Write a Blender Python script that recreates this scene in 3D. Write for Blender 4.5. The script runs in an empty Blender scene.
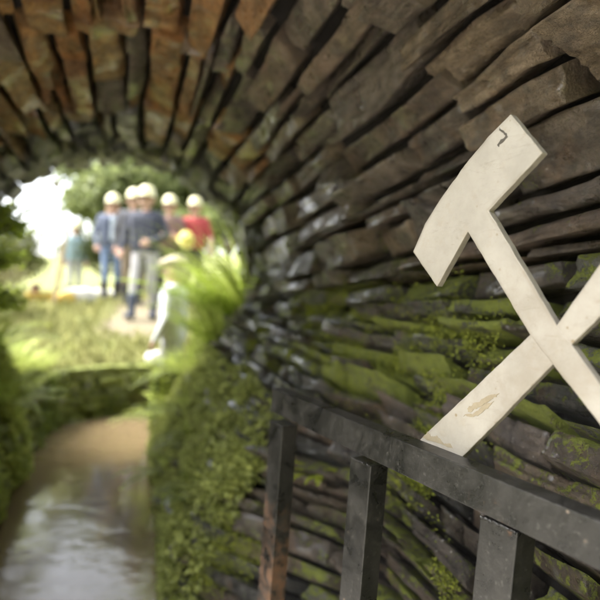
import bpy, bmesh, math, random
import numpy as np
from mathutils import Vector, Matrix

# ------------------------------------------------------------------ camera, world, sun, exposure
sc = bpy.context.scene
COL = sc.collection
YAW, PITCH, ROLL = math.radians(16.44), math.radians(-0.45), math.radians(2.0)
CAM = np.array([0.0, 0.0, 1.3])
fw = np.array([math.sin(YAW)*math.cos(PITCH), math.cos(YAW)*math.cos(PITCH), math.sin(PITCH)])
rt = np.array([math.cos(YAW), -math.sin(YAW), 0.0]); upv = np.cross(rt, fw)
rt2 = rt*math.cos(ROLL)+upv*math.sin(ROLL); up2 = -rt*math.sin(ROLL)+upv*math.cos(ROLL)
cam_data = bpy.data.cameras.new('camera')
cam = bpy.data.objects.new('camera', cam_data); COL.objects.link(cam)
cam.matrix_world = Matrix(((rt2[0], up2[0], -fw[0], CAM[0]), (rt2[1], up2[1], -fw[1], CAM[1]),
                           (rt2[2], up2[2], -fw[2], CAM[2]), (0, 0, 0, 1)))
cam_data.sensor_width = 36; cam_data.sensor_fit = 'HORIZONTAL'
cam_data.lens = 36*560/600
cam_data.clip_start = 0.02; cam_data.clip_end = 800
cam_data.dof.use_dof = True
cam_data.dof.focus_distance = 1.0
cam_data.dof.aperture_fstop = 2.05
sc.camera = cam

SUN_AZ, SUN_EL = math.radians(286), math.radians(60)     # compass bearing from +Y, clockwise
world = bpy.data.worlds.new('World'); sc.world = world; world.use_nodes = True
nt = world.node_tree; nt.nodes.clear()
sky = nt.nodes.new('ShaderNodeTexSky'); sky.sky_type = 'NISHITA'; sky.sun_disc = False
sky.sun_elevation = SUN_EL; sky.sun_rotation = SUN_AZ
sky.air_density = 1.0; sky.dust_density = 4.0; sky.ozone_density = 1.0
hsv = nt.nodes.new('ShaderNodeHueSaturation'); hsv.inputs['Saturation'].default_value = 0.28
bgn = nt.nodes.new('ShaderNodeBackground'); bgn.inputs['Strength'].default_value = 0.15
wo = nt.nodes.new('ShaderNodeOutputWorld')
nt.links.new(sky.outputs[0], hsv.inputs['Color']); nt.links.new(hsv.outputs[0], bgn.inputs['Color'])
nt.links.new(bgn.outputs[0], wo.inputs['Surface'])
sd = bpy.data.lights.new('sun', 'SUN'); sd.energy = 1.5; sd.angle = math.radians(25); sd.color = (1.0, 0.95, 0.87)
sun = bpy.data.objects.new('sun', sd); COL.objects.link(sun)
sdir = Vector((math.sin(SUN_AZ)*math.cos(SUN_EL), math.cos(SUN_AZ)*math.cos(SUN_EL), math.sin(SUN_EL)))
sun.rotation_euler = sdir.to_track_quat('Z', 'Y').to_euler()
sun.location = sdir*30
vs = sc.view_settings
sc.display_settings.display_device = 'sRGB'
vs.view_transform = 'Standard'; vs.look = 'None'; vs.gamma = 1.0; vs.exposure = 2.8
try: vs.use_curve_mapping = False
except Exception: pass
sc.render.engine = 'CYCLES'
sc.cycles.use_denoising = True
sc.cycles.use_adaptive_sampling = True; sc.cycles.adaptive_threshold = .03
sc.cycles.max_bounces = 8; sc.cycles.diffuse_bounces = 5; sc.cycles.transparent_max_bounces = 8

# ------------------------------------------------------------------ helpers
RNG = np.random.default_rng(7)
rnd = random.Random(11)

def _h(ix, iy, iz):
    n = (ix.astype(np.int64)*374761393 + iy.astype(np.int64)*668265263 + iz.astype(np.int64)*2147483647) & 0xffffffff
    n = ((n ^ (n >> 13))*1274126177) & 0xffffffff
    n = ((n ^ (n >> 16))*2246822519) & 0xffffffff
    return ((n ^ (n >> 15)) & 0xffffff)/float(0xffffff)
def vnoise(p):
    p = np.asarray(p, float); i = np.floor(p).astype(np.int64); f = p-i; f = f*f*(3-2*f)
    x, y, z = i[..., 0], i[..., 1], i[..., 2]; fx, fy, fz = f[..., 0], f[..., 1], f[..., 2]
    def l(a, b, t): return a+(b-a)*t
    return l(l(l(_h(x, y, z), _h(x+1, y, z), fx), l(_h(x, y+1, z), _h(x+1, y+1, z), fx), fy),
             l(l(_h(x, y, z+1), _h(x+1, y, z+1), fx), l(_h(x, y+1, z+1), _h(x+1, y+1, z+1), fx), fy), fz)*2-1
def fbm(p, o=3):
    p = np.asarray(p, float); s = 0; a = 1; t = 0
    for k in range(o):
        s = s+a*vnoise(p*(2**k)+17.3*k); t += a; a *= .5
    return s/t

def mesh(name, v, f, smooth=False):
    me = bpy.data.meshes.new(name)
    v = np.asarray(v, dtype=np.float32)
    if isinstance(f, np.ndarray):
        n, k = f.shape
        me.vertices.add(len(v)); me.vertices.foreach_set('co', v.ravel())
        me.loops.add(n*k); me.loops.foreach_set('vertex_index', f.astype(np.int32).ravel())
        me.polygons.add(n); me.polygons.foreach_set('loop_start', np.arange(0, n*k, k, dtype=np.int32))
        me.update(calc_edges=True); me.validate()
    else:
        me.from_pydata([tuple(map(float, q)) for q in v], [], [tuple(int(i) for i in q) for q in f]); me.update()
    if smooth: me.polygons.foreach_set('use_smooth', [True]*len(me.polygons))
    return me
def obj(name, me, mat=None, parent=None, loc=None):
    o = bpy.data.objects.new(name, me); COL.objects.link(o)
    if mat is not None and me is not None and not me.materials: me.materials.append(mat)
    if parent is not None: o.parent = parent
    if loc is not None: o.location = loc
    return o
def tag(o, label=None, cat=None, group=None, kind=None):
    if label: o['label'] = label
    if cat: o['category'] = cat
    if group: o['group'] = group
    if kind: o['kind'] = kind
    return o
def empty(name, loc=(0, 0, 0), rz=0):
    o = bpy.data.objects.new(name, None); COL.objects.link(o); o.location = loc; o.rotation_euler = (0, 0, rz)
    o.empty_display_size = .1
    return o
def colattr(me, cols, percorner=True):
    """cols: one RGB per vertex"""
    a = me.color_attributes.new('col', 'FLOAT_COLOR', 'POINT')
    c = np.ones((len(me.vertices), 4), np.float32); c[:, :3] = cols
    a.data.foreach_set('color', c.ravel())

# ------------------------------------------------------------------ materials
class NT:
    def __init__(s, name):
        s.m = bpy.data.materials.new(name); s.m.use_nodes = True; s.t = s.m.node_tree
        s.b = s.t.nodes['Principled BSDF']
    def n(s, typ, **kw):
        k = s.t.nodes.new('ShaderNode'+typ)
        for a, b in kw.items():
            if a in k.bl_rna.properties: setattr(k, a, b)
            else: s.put(k.inputs[a.replace('_', ' ')], b)
        return k
    def put(s, inp, v):
        if hasattr(v, 'is_linked'): s.t.links.new(v, inp)
        else: inp.default_value = v
    def math(s, op, a, b=0.0, clamp=False):
        k = s.t.nodes.new('ShaderNodeMath'); k.operation = op; k.use_clamp = clamp
        s.put(k.inputs[0], a); s.put(k.inputs[1], b); return k.outputs[0]
    def mix(s, fac, a, b, typ='MIX'):
        k = s.t.nodes.new('ShaderNodeMix'); k.data_type = 'RGBA'; k.blend_type = typ
        s.put(k.inputs[0], fac); s.put(k.inputs[6], a); s.put(k.inputs[7], b); return k.outputs[2]
    def pos(s, scale=(1, 1, 1), local=False):
        src = s.n('TexCoord').outputs['Object'] if local else s.n('NewGeometry').outputs['Position']
        k = s.t.nodes.new('ShaderNodeMapping'); s.put(k.inputs[0], src); k.inputs['Scale'].default_value = scale
        return k.outputs[0]
    def noise(s, vec, scale, detail=4, rough=.6, dist=0.0):
        k = s.t.nodes.new('ShaderNodeTexNoise'); s.put(k.inputs['Vector'], vec)
        k.inputs['Scale'].default_value = scale; k.inputs['Detail'].default_value = detail
        k.inputs['Roughness'].default_value = rough; k.inputs['Distortion'].default_value = dist
        return k.outputs['Fac']
    def voro(s, vec, scale, feature='F1'):
        k = s.t.nodes.new('ShaderNodeTexVoronoi'); s.put(k.inputs['Vector'], vec); k.feature = feature
        k.inputs['Scale'].default_value = scale; return k.outputs['Distance']
    def rng(s, v, a, b, c=0.0, d=1.0):
        k = s.t.nodes.new('ShaderNodeMapRange'); k.interpolation_type = 'SMOOTHSTEP'
        s.put(k.inputs[0], v); k.inputs[1].default_value = a; k.inputs[2].default_value = b
        k.inputs[3].default_value = c; k.inputs[4].default_value = d; return k.outputs[0]
    def bump(s, h, strength=.5, dist=.01, prev=None):
        k = s.t.nodes.new('ShaderNodeBump'); k.inputs['Strength'].default_value = strength
        k.inputs['Distance'].default_value = dist; s.put(k.inputs['Height'], h)
        if prev is not None: s.put(k.inputs['Normal'], prev)
        return k.outputs[0]
    def out(s, col=None, rough=None, nrm=None, **kw):
        if col is not None: s.put(s.b.inputs['Base Color'], col)
        if rough is not None: s.put(s.b.inputs['Roughness'], rough)
        if nrm is not None: s.put(s.b.inputs['Normal'], nrm)
        for a, b in kw.items(): s.put(s.b.inputs[a.replace('_', ' ')], b)
        return s.m
def rgb(*c): return (c[0], c[1], c[2], 1.0)

def make_stone():
    m = NT('slate_stone')
    oi = m.n('ObjectInfo')
    base, moss_amt, orand = oi.outputs['Color'], oi.outputs['Alpha'], oi.outputs['Random']
    ps = m.pos((9, 3.6, 9)); p1 = m.pos()
    streak = m.noise(ps, 2.2, 6, .65, .4)
    grain = m.noise(p1, 95, 5, .7)
    blot = m.noise(p1, 9, 5, .65, .6)
    c = m.mix(m.rng(streak, .3, .72), m.mix(1.0, base, rgb(.60, .58, .57), 'MULTIPLY'), m.mix(1.0, base, rgb(1.4, 1.36, 1.3), 'MULTIPLY'))
    c = m.mix(m.rng(blot, .46, .66, 0, .85), c, m.mix(1.0, base, rgb(.42, .42, .46), 'MULTIPLY'))
    # rust patches, grey scale patches
    c = m.mix(m.rng(m.noise(p1, 5.5, 5, .6, .8), .55, .7, 0, .45), c, m.mix(.5, base, rgb(.34, .17, .07)))
    c = m.mix(m.rng(m.noise(p1, 13, 4, .6, .3), .6, .72, 0, .5), c, rgb(.21, .20, .19))
    c = m.mix(m.rng(grain, .3, .75, .5, 0), c, m.mix(1.0, c, rgb(.35, .35, .35), 'MULTIPLY'))
    # small pale mineral specks
    v = m.voro(p1, 46); sp = m.math('MULTIPLY', m.rng(v, .10, .16, 1, 0), m.rng(m.noise(p1, 4.2, 3), .56, .66))
    c = m.mix(sp, c, rgb(.62, .6, .56))
    # moss
    geo = m.n('NewGeometry'); sep = m.n('SeparateXYZ'); m.put(sep.inputs[0], geo.outputs['Normal'])
    mn = m.math('ADD', m.noise(p1, 9, 6, .72, .8), m.math('MULTIPLY', m.math('SUBTRACT', m.noise(p1, 75, 4, .75), .5), .9))
    mn = m.math('ADD', mn, m.math('MULTIPLY', sep.outputs['Z'], .10))
    mm = m.rng(m.math('ADD', mn, m.math('SUBTRACT', moss_amt, 1.0)), .0, .12)
    mcol = m.mix(m.noise(p1, 38, 4, .7), rgb(.09, .115, .02), rgb(.38, .42, .06))
    mcol = m.mix(m.rng(m.noise(p1, 12, 3), .45, .65, 0, .7), mcol, rgb(.20, .23, .045))
    c = m.mix(mm, c, mcol)
    r = m.math('ADD', m.rng(m.noise(p1, 14, 5), .32, .68, .22, .62), m.math('MULTIPLY', mm, .4), True)
    rn = m.t.nodes.new('ShaderNodeTexNoise'); rn.noise_type = 'RIDGED_MULTIFRACTAL'; m.put(rn.inputs['Vector'], m.pos((1.0, .35, 1.0)))
    rn.inputs['Scale'].default_value = 16; rn.inputs['Detail'].default_value = 6; rn.inputs['Roughness'].default_value = .6; rn.inputs['Lacunarity'].default_value = 2.1
    b0 = m.bump(rn.outputs['Fac'], 1.0, .011)
    b1 = m.bump(m.noise(ps, 5, 7, .72, .6), 1.0, .03, b0)
    b2 = m.bump(grain, 1.0, .010, b1)
    b3 = m.bump(m.math('MULTIPLY', mm, m.noise(p1, 130, 4, .75)), .9, .012, b2)
    wet = m.math('MULTIPLY', m.rng(m.noise(p1, 6, 4, .6, .4), .45, .62), m.math('SUBTRACT', 1.0, mm))
    return m.out(c, r, b3, Specular_IOR_Level=.6, Coat_Weight=m.math('MULTIPLY', wet, .8), Coat_Roughness=.22)
M_STONE = make_stone()

def make_earth():
    m = NT('packed_earth_rock'); p = m.pos()
    c = m.mix(m.noise(p, 6, 6, .7), rgb(.006, .005, .004), rgb(.024, .019, .016))
    return m.out(c, .9, m.bump(m.noise(p, 25, 6, .7), .8, .02))
M_EARTH = make_earth()

def make_ground():
    m = NT('grassy_ground'); p = m.pos()
    g = m.mix(m.noise(p, 5, 6, .7), rgb(.10, .12, .035), rgb(.22, .22, .085))
    d = m.mix(m.noise(p, 12, 5, .7), rgb(.13, .11, .07), rgb(.21, .18, .12))
    a = m.n('Attribute', attribute_name='dirt')
    f = m.rng(m.math('ADD', a.outputs['Fac'], m.math('MULTIPLY', m.math('SUBTRACT', m.noise(p, 4, 5, .7), .5), 1.1)), .35, .65)
    return m.out(m.mix(f, g, d), .95, m.bump(m.noise(p, 30, 5, .7), .7, .03), Specular_IOR_Level=.2)
M_GROUND = make_ground()

def make_water():
    m = NT('muddy_water'); p = m.pos()
    c = m.mix(m.noise(p, 1.7, 4, .5), rgb(.115, .085, .045), rgb(.15, .112, .063))
    h = m.math('ADD', m.math('MULTIPLY', m.noise(m.pos((1.0, 1.25, 1)), 1.5, 3, .5, .8), 1.0), m.math('MULTIPLY', m.noise(m.pos((1, 1.4, 1)), 7, 3, .5, .6), .30))
    return m.out(c, .09, m.bump(h, .24, .03), IOR=1.33, Specular_IOR_Level=.6)
M_WATER = make_water()

def make_leaf(name, rough=.55, trans=.5):
    m = NT(name); a = m.n('Attribute', attribute_name='col')
    p = m.pos()
    c = m.mix(m.noise(p, 60, 3), a.outputs['Color'], m.mix(1.0, a.outputs['Color'], rgb(.72, .75, .6), 'MULTIPLY'))
    m.out(c, rough, None, Specular_IOR_Level=.35)
    tr = m.t.nodes.new('ShaderNodeBsdfTranslucent'); m.put(tr.inputs['Color'], c)
    ms = m.t.nodes.new('ShaderNodeMixShader'); ms.inputs[0].default_value = trans
    m.t.links.new(m.b.outputs[0], ms.inputs[1]); m.t.links.new(tr.outputs[0], ms.inputs[2])
    m.t.links.new(ms.outputs[0], m.t.nodes['Material Output'].inputs['Surface'])
    return m.m
M_LEAF = make_leaf('leaf_green'); M_MOSS = make_leaf('moss_green', .85, .15)

def make_bark():
    m = NT('bark'); p = m.pos((1, 1, .25))
    return m.out(m.mix(m.noise(p, 30, 5, .7), rgb(.05, .035, .025), rgb(.17, .13, .09)), .9, m.bump(m.noise(p, 40, 5), .8, .01))
M_BARK = make_bark()

def make_paintwood():
    m = NT('worn_cream_paint'); p = m.pos()
    c = m.mix(m.rng(m.noise(p, 8, 5, .65), .35, .75), rgb(.36, .33, .29), rgb(.275, .25, .215))
    c = m.mix(m.rng(m.noise(p, 40, 5, .7), .52, .75, 0, .45), c, rgb(.30, .25, .19))
    c = m.mix(m.rng(m.noise(p, 3.5, 6, .7, .6), .46, .68, 0, .6), c, rgb(.235, .20, .16))
    c = m.mix(m.rng(m.noise(m.pos((60, 14, 60)), 1.0, 5, .7, .8), .60, .72, 0, .4), c, rgb(.24, .19, .14))
    bv = m.n('Bevel'); bv.samples = 4; bv.inputs['Radius'].default_value = .004
    vm = m.t.nodes.new('ShaderNodeVectorMath'); vm.operation = 'DOT_PRODUCT'; m.put(vm.inputs[0], bv.outputs[0]); m.put(vm.inputs[1], m.n('NewGeometry').outputs['Normal'])
    bg2 = m.n('Bevel'); bg2.samples = 6; bg2.inputs['Radius'].default_value = .016
    vm2 = m.t.nodes.new('ShaderNodeVectorMath'); vm2.operation = 'DOT_PRODUCT'; m.put(vm2.inputs[0], bg2.outputs[0]); m.put(vm2.inputs[1], m.n('NewGeometry').outputs['Normal'])
    gr = m.math('MULTIPLY', m.rng(vm2.outputs['Value'], .80, 1.0, 1.0, 0.0), m.rng(m.noise(p, 13, 5, .7), .36, .66))
    c = m.mix(m.math('MULTIPLY', gr, .65), c, rgb(.16, .13, .095))
    c = m.mix(m.rng(m.noise(m.pos((8, 8, 30)), 1.6, 6, .75, 1.2), .55, .75, 0, .45), c, rgb(.19, .165, .13))
    w = m.math('ADD', m.math('MULTIPLY', m.math('SUBTRACT', 1.0, vm.outputs['Value'], True), .9), m.noise(p, 55, 5, .75))
    c = m.mix(m.rng(w, .66, .76), c, rgb(.17, .125, .08))
    v = m.voro(p, 30); sp = m.math('MULTIPLY', m.rng(v, .05, .11, 1, 0), m.rng(m.noise(p, 12, 2), .52, .6))
    c = m.mix(sp, c, rgb(.22, .17, .11))
    h = m.math('ADD', m.noise(p, 45, 5, .6), m.math('MULTIPLY', m.noise(m.pos((1, 1, 1)), 220, 3, .7), .3))
    return m.out(c, m.rng(m.noise(p, 18, 4), .3, .7, .42, .62), m.bump(h, .22, .004))
M_CREAM = make_paintwood()
def make_edgewood():
    m = NT('shaded_weathered_edge'); p = m.pos()  # weathered wood tone, darkened to stand for shadow on the board sides
    c = m.mix(m.noise(p, 40, 5, .7), rgb(.09, .08, .065), rgb(.30, .27, .23))
    return m.out(c, .75, m.bump(m.noise(p, 90, 5, .7), .5, .003))
M_EDGE = make_edgewood()
def make_chip():
    m = NT('bare_wood_chip'); p = m.pos()
    return m.out(m.mix(m.noise(p, 90, 4), rgb(.19, .15, .095), rgb(.33, .28, .20)), .8)
M_CHIP = make_chip()

def make_gatepaint():
    m = NT('dusty_black_paint'); p = m.pos()
    dust = m.noise(p, 14, 6, .7, .4)
    c = m.mix(m.rng(dust, .32, .75), rgb(.006, .006, .006), rgb(.027, .025, .023))
    c = m.mix(m.rng(m.noise(p, 120, 4, .7), .56, .74, 0, .45), c, rgb(.11, .105, .095))
    v = m.voro(p, 34); sp = m.math('MULTIPLY', m.rng(v, .06, .13, 1, 0), m.rng(m.noise(p, 10, 3), .53, .62))
    c = m.mix(sp, c, rgb(.14, .11, .085))
    a = m.n('Attribute', attribute_name='rust')
    rf = m.rng(m.math('ADD', a.outputs['Fac'], m.math('MULTIPLY', m.math('SUBTRACT', m.noise(p, 16, 6, .75), .5), 1.9)), .36, .78)
    rc = m.mix(m.noise(p, 70, 5, .7), rgb(.045, .022, .013), rgb(.15, .075, .035))
    c = m.mix(rf, c, rc)
    r = m.math('ADD', m.rng(dust, .3, .7, .24, .42), m.math('MULTIPLY', rf, .4), True)
    return m.out(c, r, m.bump(m.noise(p, 70, 6, .7), .25, .004))
M_GATE = make_gatepaint()

def flat(name, c, rough=.8, var=.3, scale=25, bump=.2):
    m = NT(name); p = m.pos()
    cc = m.mix(m.noise(p, scale, 5, .6), rgb(*[x*(1-var) for x in c]), rgb(*[min(1, x*(1+var)) for x in c]))
    return m.out(cc, rough, m.bump(m.noise(p, scale*3, 4), bump, .01))

# ------------------------------------------------------------------ stone laying
def stone_mesh(f, a0, a1, b0, b1, res, proud, back, seed, gap=.005, tilt=.012, relief=.008, wob=.006, pull=.13):
    """one block on the surface f(a, b, d); a along the course, b across it, d into the wall"""
    r = np.random.default_rng(seed)
    L, W = a1-a0, b1-b0
    na = int(np.clip(round(L/res), 3, 84)); nb = int(np.clip(round(W/res), 3, 18))
    e = min(.005, .2*W, .2*L)
    def line(n, lo, hi):
        inner = np.linspace(lo+gap+e, hi-gap-e, n)
        return np.concatenate([[lo+gap]*2, inner, [hi-gap]*2]), np.concatenate([[back, e*.9], np.zeros(n), [e*.9, back]])
    A, da = line(na, a0, a1); B, db = line(nb, b0, b1)
    AA, BB = np.meshgrid(A, B, indexing='ij'); D = np.maximum(da[:, None], db[None, :])
    deep = D > .5*back
    ua = (AA-a0)/L; ub = (BB-b0)/W
    # crooked outline: corners pulled inwards
    q = r.uniform(0, 1, 8)
    AA = AA+L*0+(.5-ua)*2*np.minimum(.03, L*.12)*(q[0]*(1-ub)+q[1]*ub)*1.0
    BB = BB+(.5-ub)*2*W*pull*(q[2]*(1-ua)+q[3]*ua)
    s = r.uniform(0, 50, 3)
    P = np.stack([AA*2.4+s[0], BB*14+s[1], np.zeros_like(AA)+s[2]], -1)
    AA = AA+wob*fbm(P*np.array([4, .7, 1]), 2)*1.4
    BB = BB+wob*fbm(P*np.array([3, .5, 1])+9, 2)
    t = (r.normal()*(ua-.5)*tilt+r.normal()*(ub-.5)*tilt*1.3)
    rel = relief*(fbm(P*np.array([2.2, 1.2, 1]), 3)+.55*fbm(P*np.array([9, 3.2, 1]), 2))
    def facets(nf, sc):
        g = r.normal(size=(nf, 3)); q0 = np.stack([g[k, 0]*(AA-a0)*6+g[k, 1]*(ub-.5)*1.6+g[k, 2]*.8 for k in range(nf)], 0)
        return q0.max(0)*sc
    fa = facets(5, .5)-facets(5, .5); fa = np.clip(fa-fa.mean(), -1.6, 1.6)*relief*1.0
    brk = np.zeros_like(AA)
    for _ in range(int(2+L*5)):
        ak = a0+L*r.random(); sk = r.normal()*.9
        brk += (AA > ak+sk*(BB-b0-W/2)+.012*fbm(P*np.array([1, 2.5, 1])+_*7, 2))*r.normal()*relief*.55
    for _ in range(2):
        bk = r.random(); brk += (ub > bk+.10*fbm(P*np.array([2.5, .3, 1])+40+_*5, 2))*r.normal()*relief*.6
    brk = np.clip(brk-np.median(brk), -relief*2.2, relief*2.2)
    st = np.floor(3.2*fbm(P*np.array([.9, 1.1, 1])+31, 2))/3.2*relief*1.3      # slate layers broken in steps
    chip = np.clip(fbm(P*np.array([5, 1.5, 1])+77, 2)-.25, 0, 1)*relief*5*((D > 0) | (ub < .2) | (ub > .8))
    D = np.where(deep, D, D+.6*rel+fa+st+chip+brk+t)-proud
    v = f(AA, BB, D).reshape(-1, 3)
    n, k = AA.shape
    idx = np.arange(n*k).reshape(n, k)
    fc = np.stack([idx[:-1, :-1], idx[:-1, 1:], idx[1:, 1:], idx[1:, :-1]], -1).reshape(-1, 4)
    return v, fc
def lay(parent, f, a_rng, b_rng, thick, length, res, color, moss, proud=(-.01, .02), back=.14, seed=0, name='stone', gap=(.003, .008), **kw):
    r = random.Random(seed); b = b_rng[0]; row = 0; cnt = 0
    while b < b_rng[1]-.012:
        th = r.uniform(*thick(b)); 
        if b+th > b_rng[1]-.02: th = b_rng[1]-b
        a = (a_rng[0](b) if callable(a_rng[0]) else a_rng[0])-r.uniform(0, .12)
        while a < (a_rng[1](b) if callable(a_rng[1]) else a_rng[1])-.03:
            L = r.uniform(*length(a, b))
            a_end = a_rng[1](b) if callable(a_rng[1]) else a_rng[1]
            if a+L > a_end-.07: L = max(.05, a_end-a+r.uniform(-.02, .04))
            parts = [(b, b+th)]
            if th > .09 and r.random() < .3:
                k = r.choice((r.uniform(.22, .35), r.uniform(.4, .75))); parts = [(b, b+th*k), (b+th*k, b+th)]
            for (p0, p1) in parts:
                mid = np.array(f(np.array([a+L/2]), np.array([(p0+p1)/2]), np.array([0.0])))[0]
                dist = max(.9, float(np.linalg.norm(mid-CAM)))
                v, fc = stone_mesh(f, a, a+L, p0, p1, res*max(1, dist/1.4), r.uniform(*proud), back, r.randrange(1 << 30), gap=gap[0]+(gap[1]-gap[0])*r.random()**2.2, **kw)
                c0 = v.mean(0)
                o = obj(name, mesh(name, v-c0, fc), M_STONE, parent, c0)
                col = color(a+L/2, (p0+p1)/2, r)
                o.color = (col[0], col[1], col[2], moss(a+L/2, (p0+p1)/2, r)); cnt += 1
            a += L
        b += th; row += 1
    return cnt

# tunnel cross-section, from the right water line up over the crown and down to the left water line
XC, ZC, R0 = -.12, 1.3, 1.03
sec = [(.17, -.25), (.19, .10), (.27, .36), (.46, .66), (.70, .96), (.87, 1.19)]
for k in range(0, 61):
    t = math.pi*k/60; sec.append((XC+R0*math.cos(t), ZC+R0*math.sin(t)))
sec += [(-1.13, 1.12), (-1.02, .86), (-.86, .5), (-.75, .2), (-.72, -.25)]
sec = np.array(sec)
ss = np.concatenate([[0], np.cumsum(np.linalg.norm(np.diff(sec, axis=0), axis=1))])
fine = np.linspace(0, ss[-1], 800); fx = np.interp(fine, ss, sec[:, 0]); fz = np.interp(fine, ss, sec[:, 1])
ker = np.ones(41)/41
def sm(a): return np.convolve(np.pad(a, 20, mode='edge'), ker, 'valid')
fx2, fz2 = sm(fx), sm(fz); fx2[:20] = fx[:20]; fz2[:20] = fz[:20]; fx2[-20:] = fx[-20:]; fz2[-20:] = fz[-20:]
tx, tz = np.gradient(fx2), np.gradient(fz2); ln = np.hypot(tx, tz); NX, NZ = tz/ln, -tx/ln
def tun(a, b, d):
    a = np.asarray(a, float); b = np.asarray(b, float)
    w = .014*vnoise(np.stack([a*1.1, b*2.1, a*0+4], -1))+.005*vnoise(np.stack([a*4, b*5, a*0+9], -1))
    # slabs over the gate rise a little towards the camera
    w = w+.06*(2.1-a)*np.clip((b-1.35)/.35, 0, 1)*np.clip((2.9-b)/.8, 0, 1)
    b = b+w
    x = np.interp(b, fine, fx2); z = np.interp(b, fine, fz2); nx = np.interp(b, fine, NX); nz = np.interp(b, fine, NZ)
    d = d+.02*vnoise(np.stack([a*1.1, b*1.4, a*0+2], -1))
    # the right wall stands steeper beside the gate than over the water
    k = np.clip((2.35-a)/.7, 0, 1); k = k*k*(3-2*k); x = x+np.where(b < 2.2, k*.40*np.clip((1.22-z)/.75, 0, 1), 0)
    return np.stack([x+nx*d, a, z+nz*d], -1)
S_R = ss[6]-.02          # right springing
S_L = ss[66]+.02         # left springing
S_END = ss[-1]
Y0, Y1 = .45, 4.72
def yfront(b):
    # unseen vault end shaped for light: left cut back for sun, right shades emblem
    return np.interp((np.asarray(b, float)-S_R)/(S_L-S_R), [-.1, .0, .50, .56, .62, .70, 1.0], [.45, .45, .50, .70, 1.25, 1.80, 1.88])

def pick(r, *cs):
    a = cs[r.randrange(len(cs))]; k = r.uniform(.75, 1.25); return [min(.58, x*k) for x in a]
ORANGE = [(.55, .25, .085), (.46, .215, .08), (.57, .30, .12), (.40, .22, .11)]
BROWN = [(.29, .215, .165), (.24, .19, .155), (.33, .25, .18), (.27, .22, .185)]
GREY = [(.22, .22, .205), (.28, .28, .27), (.17, .18, .17), (.32, .315, .325)]
def vault_color(a, b, r):
    t = (b-S_R)/(S_L-S_R)                    # 0 right springing .. 1 left springing
    if a > 3.75: return pick(r, *GREY, *GREY[:3], BROWN[1])
    if a > 3.3 and r.random() < .5: return pick(r, *GREY, (.24, .2, .2), *BROWN)
    po = np.clip((t-.22)/.22, 0, 1)*.9
    return pick(r, *ORANGE) if r.random() < po else [q*(.64+.36*min(1, t/.4)) for q in pick(r, *BROWN, *BROWN, (.23, .19, .165))]
def vault_len(a, b):
    if a > 3.85: return (.10, .26)
    if a > 3.3: return (.18, .4)
    return (.26, .9)
vault = tag(empty('stone_vault', (XC, 2.4, ZC+R0)), 'rust-brown barrel vault of long slate slabs set on edge overhead', 'vault')
def put(parent, fn, *a, **k):
    return fn(parent, *a, **k)
def fix_parent(root):
    inv = Matrix.Translation(-Vector(root.location))
    for c in root.children: c.matrix_parent_inverse = inv
def zone(y):       # joints between the lengths in which the vault was built: ragged, not one straight seam
    return lambda b: y+.22*float(vnoise(np.array([b*7.0, y, 1.0])))
n1 = 0
for zi, (za, zb) in enumerate(((yfront, zone(1.45)), (lambda b: max(float(yfront(b)), zone(1.45)(b)), zone(2.35)), (zone(2.35), zone(3.3)), (zone(3.3), 4.34))):
    n1 += lay(vault, tun, (za, zb), (S_R+.10, S_L-.06), lambda b: (.07, .19) if b < S_R+.9 else (.075, .18), vault_len, .010,
        vault_color, lambda a, b, r: (.42 if a > 3.6 else .12)+r.uniform(-.08, .12) + (.22 if b < S_R+.3 and a < 3.4 else 0), proud=(-.035, .038), back=.14, seed=30+zi, gap=(.001, .014), tilt=.03, relief=.011, wob=.010, pull=.2)
fix_parent(vault)
ring = tag(empty('arch_ring', (XC, 4.5, ZC+R0)), 'ring of small dark grey stones around the tunnel mouth', 'arch')
n4 = lay(ring, tun, (4.34, Y1), (S_R+.10, S_L-.06), lambda b: (.05, .14), lambda a, b: (.12, .24), .03, lambda a, b, r: pick(r, *GREY), lambda a, b, r: .45+r.uniform(-.1, .12), proud=(-.022, .03), back=.13, seed=13, gap=(.0003, .0015), tilt=.015, relief=.010, pull=.03)
fix_parent(ring)
def wall_moss_r(a, b, r):
    z = float(np.interp(b, fine, fz2))
    m = .46 if z > .95 else .36
    if 1.2 < a < 2.5 and 1.0 < z < 1.4: m += .13
    if z > 1.32: m = .5
    if a > 3.2: m -= .1
    if a < 1.15 and z > 1.05: m -= .14
    return m+r.uniform(-.2, .18)
rwall = tag(empty('stone_wall', (.5, 2.4, 0)), 'mossy dark slate wall behind the black gate', 'wall')
n2 = lay(rwall, tun, (-1.0, Y1), (.12, S_R+.10), lambda b: (.035, .095), lambda a, b: (.3, .7) if a < .3 else (.12, .30) if a > 3.4 else ((.18, .6) if b > S_R-.35 else (.14, .42)), .012,
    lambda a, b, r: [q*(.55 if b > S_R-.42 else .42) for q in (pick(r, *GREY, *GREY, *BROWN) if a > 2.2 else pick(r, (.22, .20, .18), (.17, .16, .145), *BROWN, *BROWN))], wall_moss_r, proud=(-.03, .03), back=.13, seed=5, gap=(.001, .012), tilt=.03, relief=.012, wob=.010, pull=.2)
fix_parent(rwall)
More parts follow.
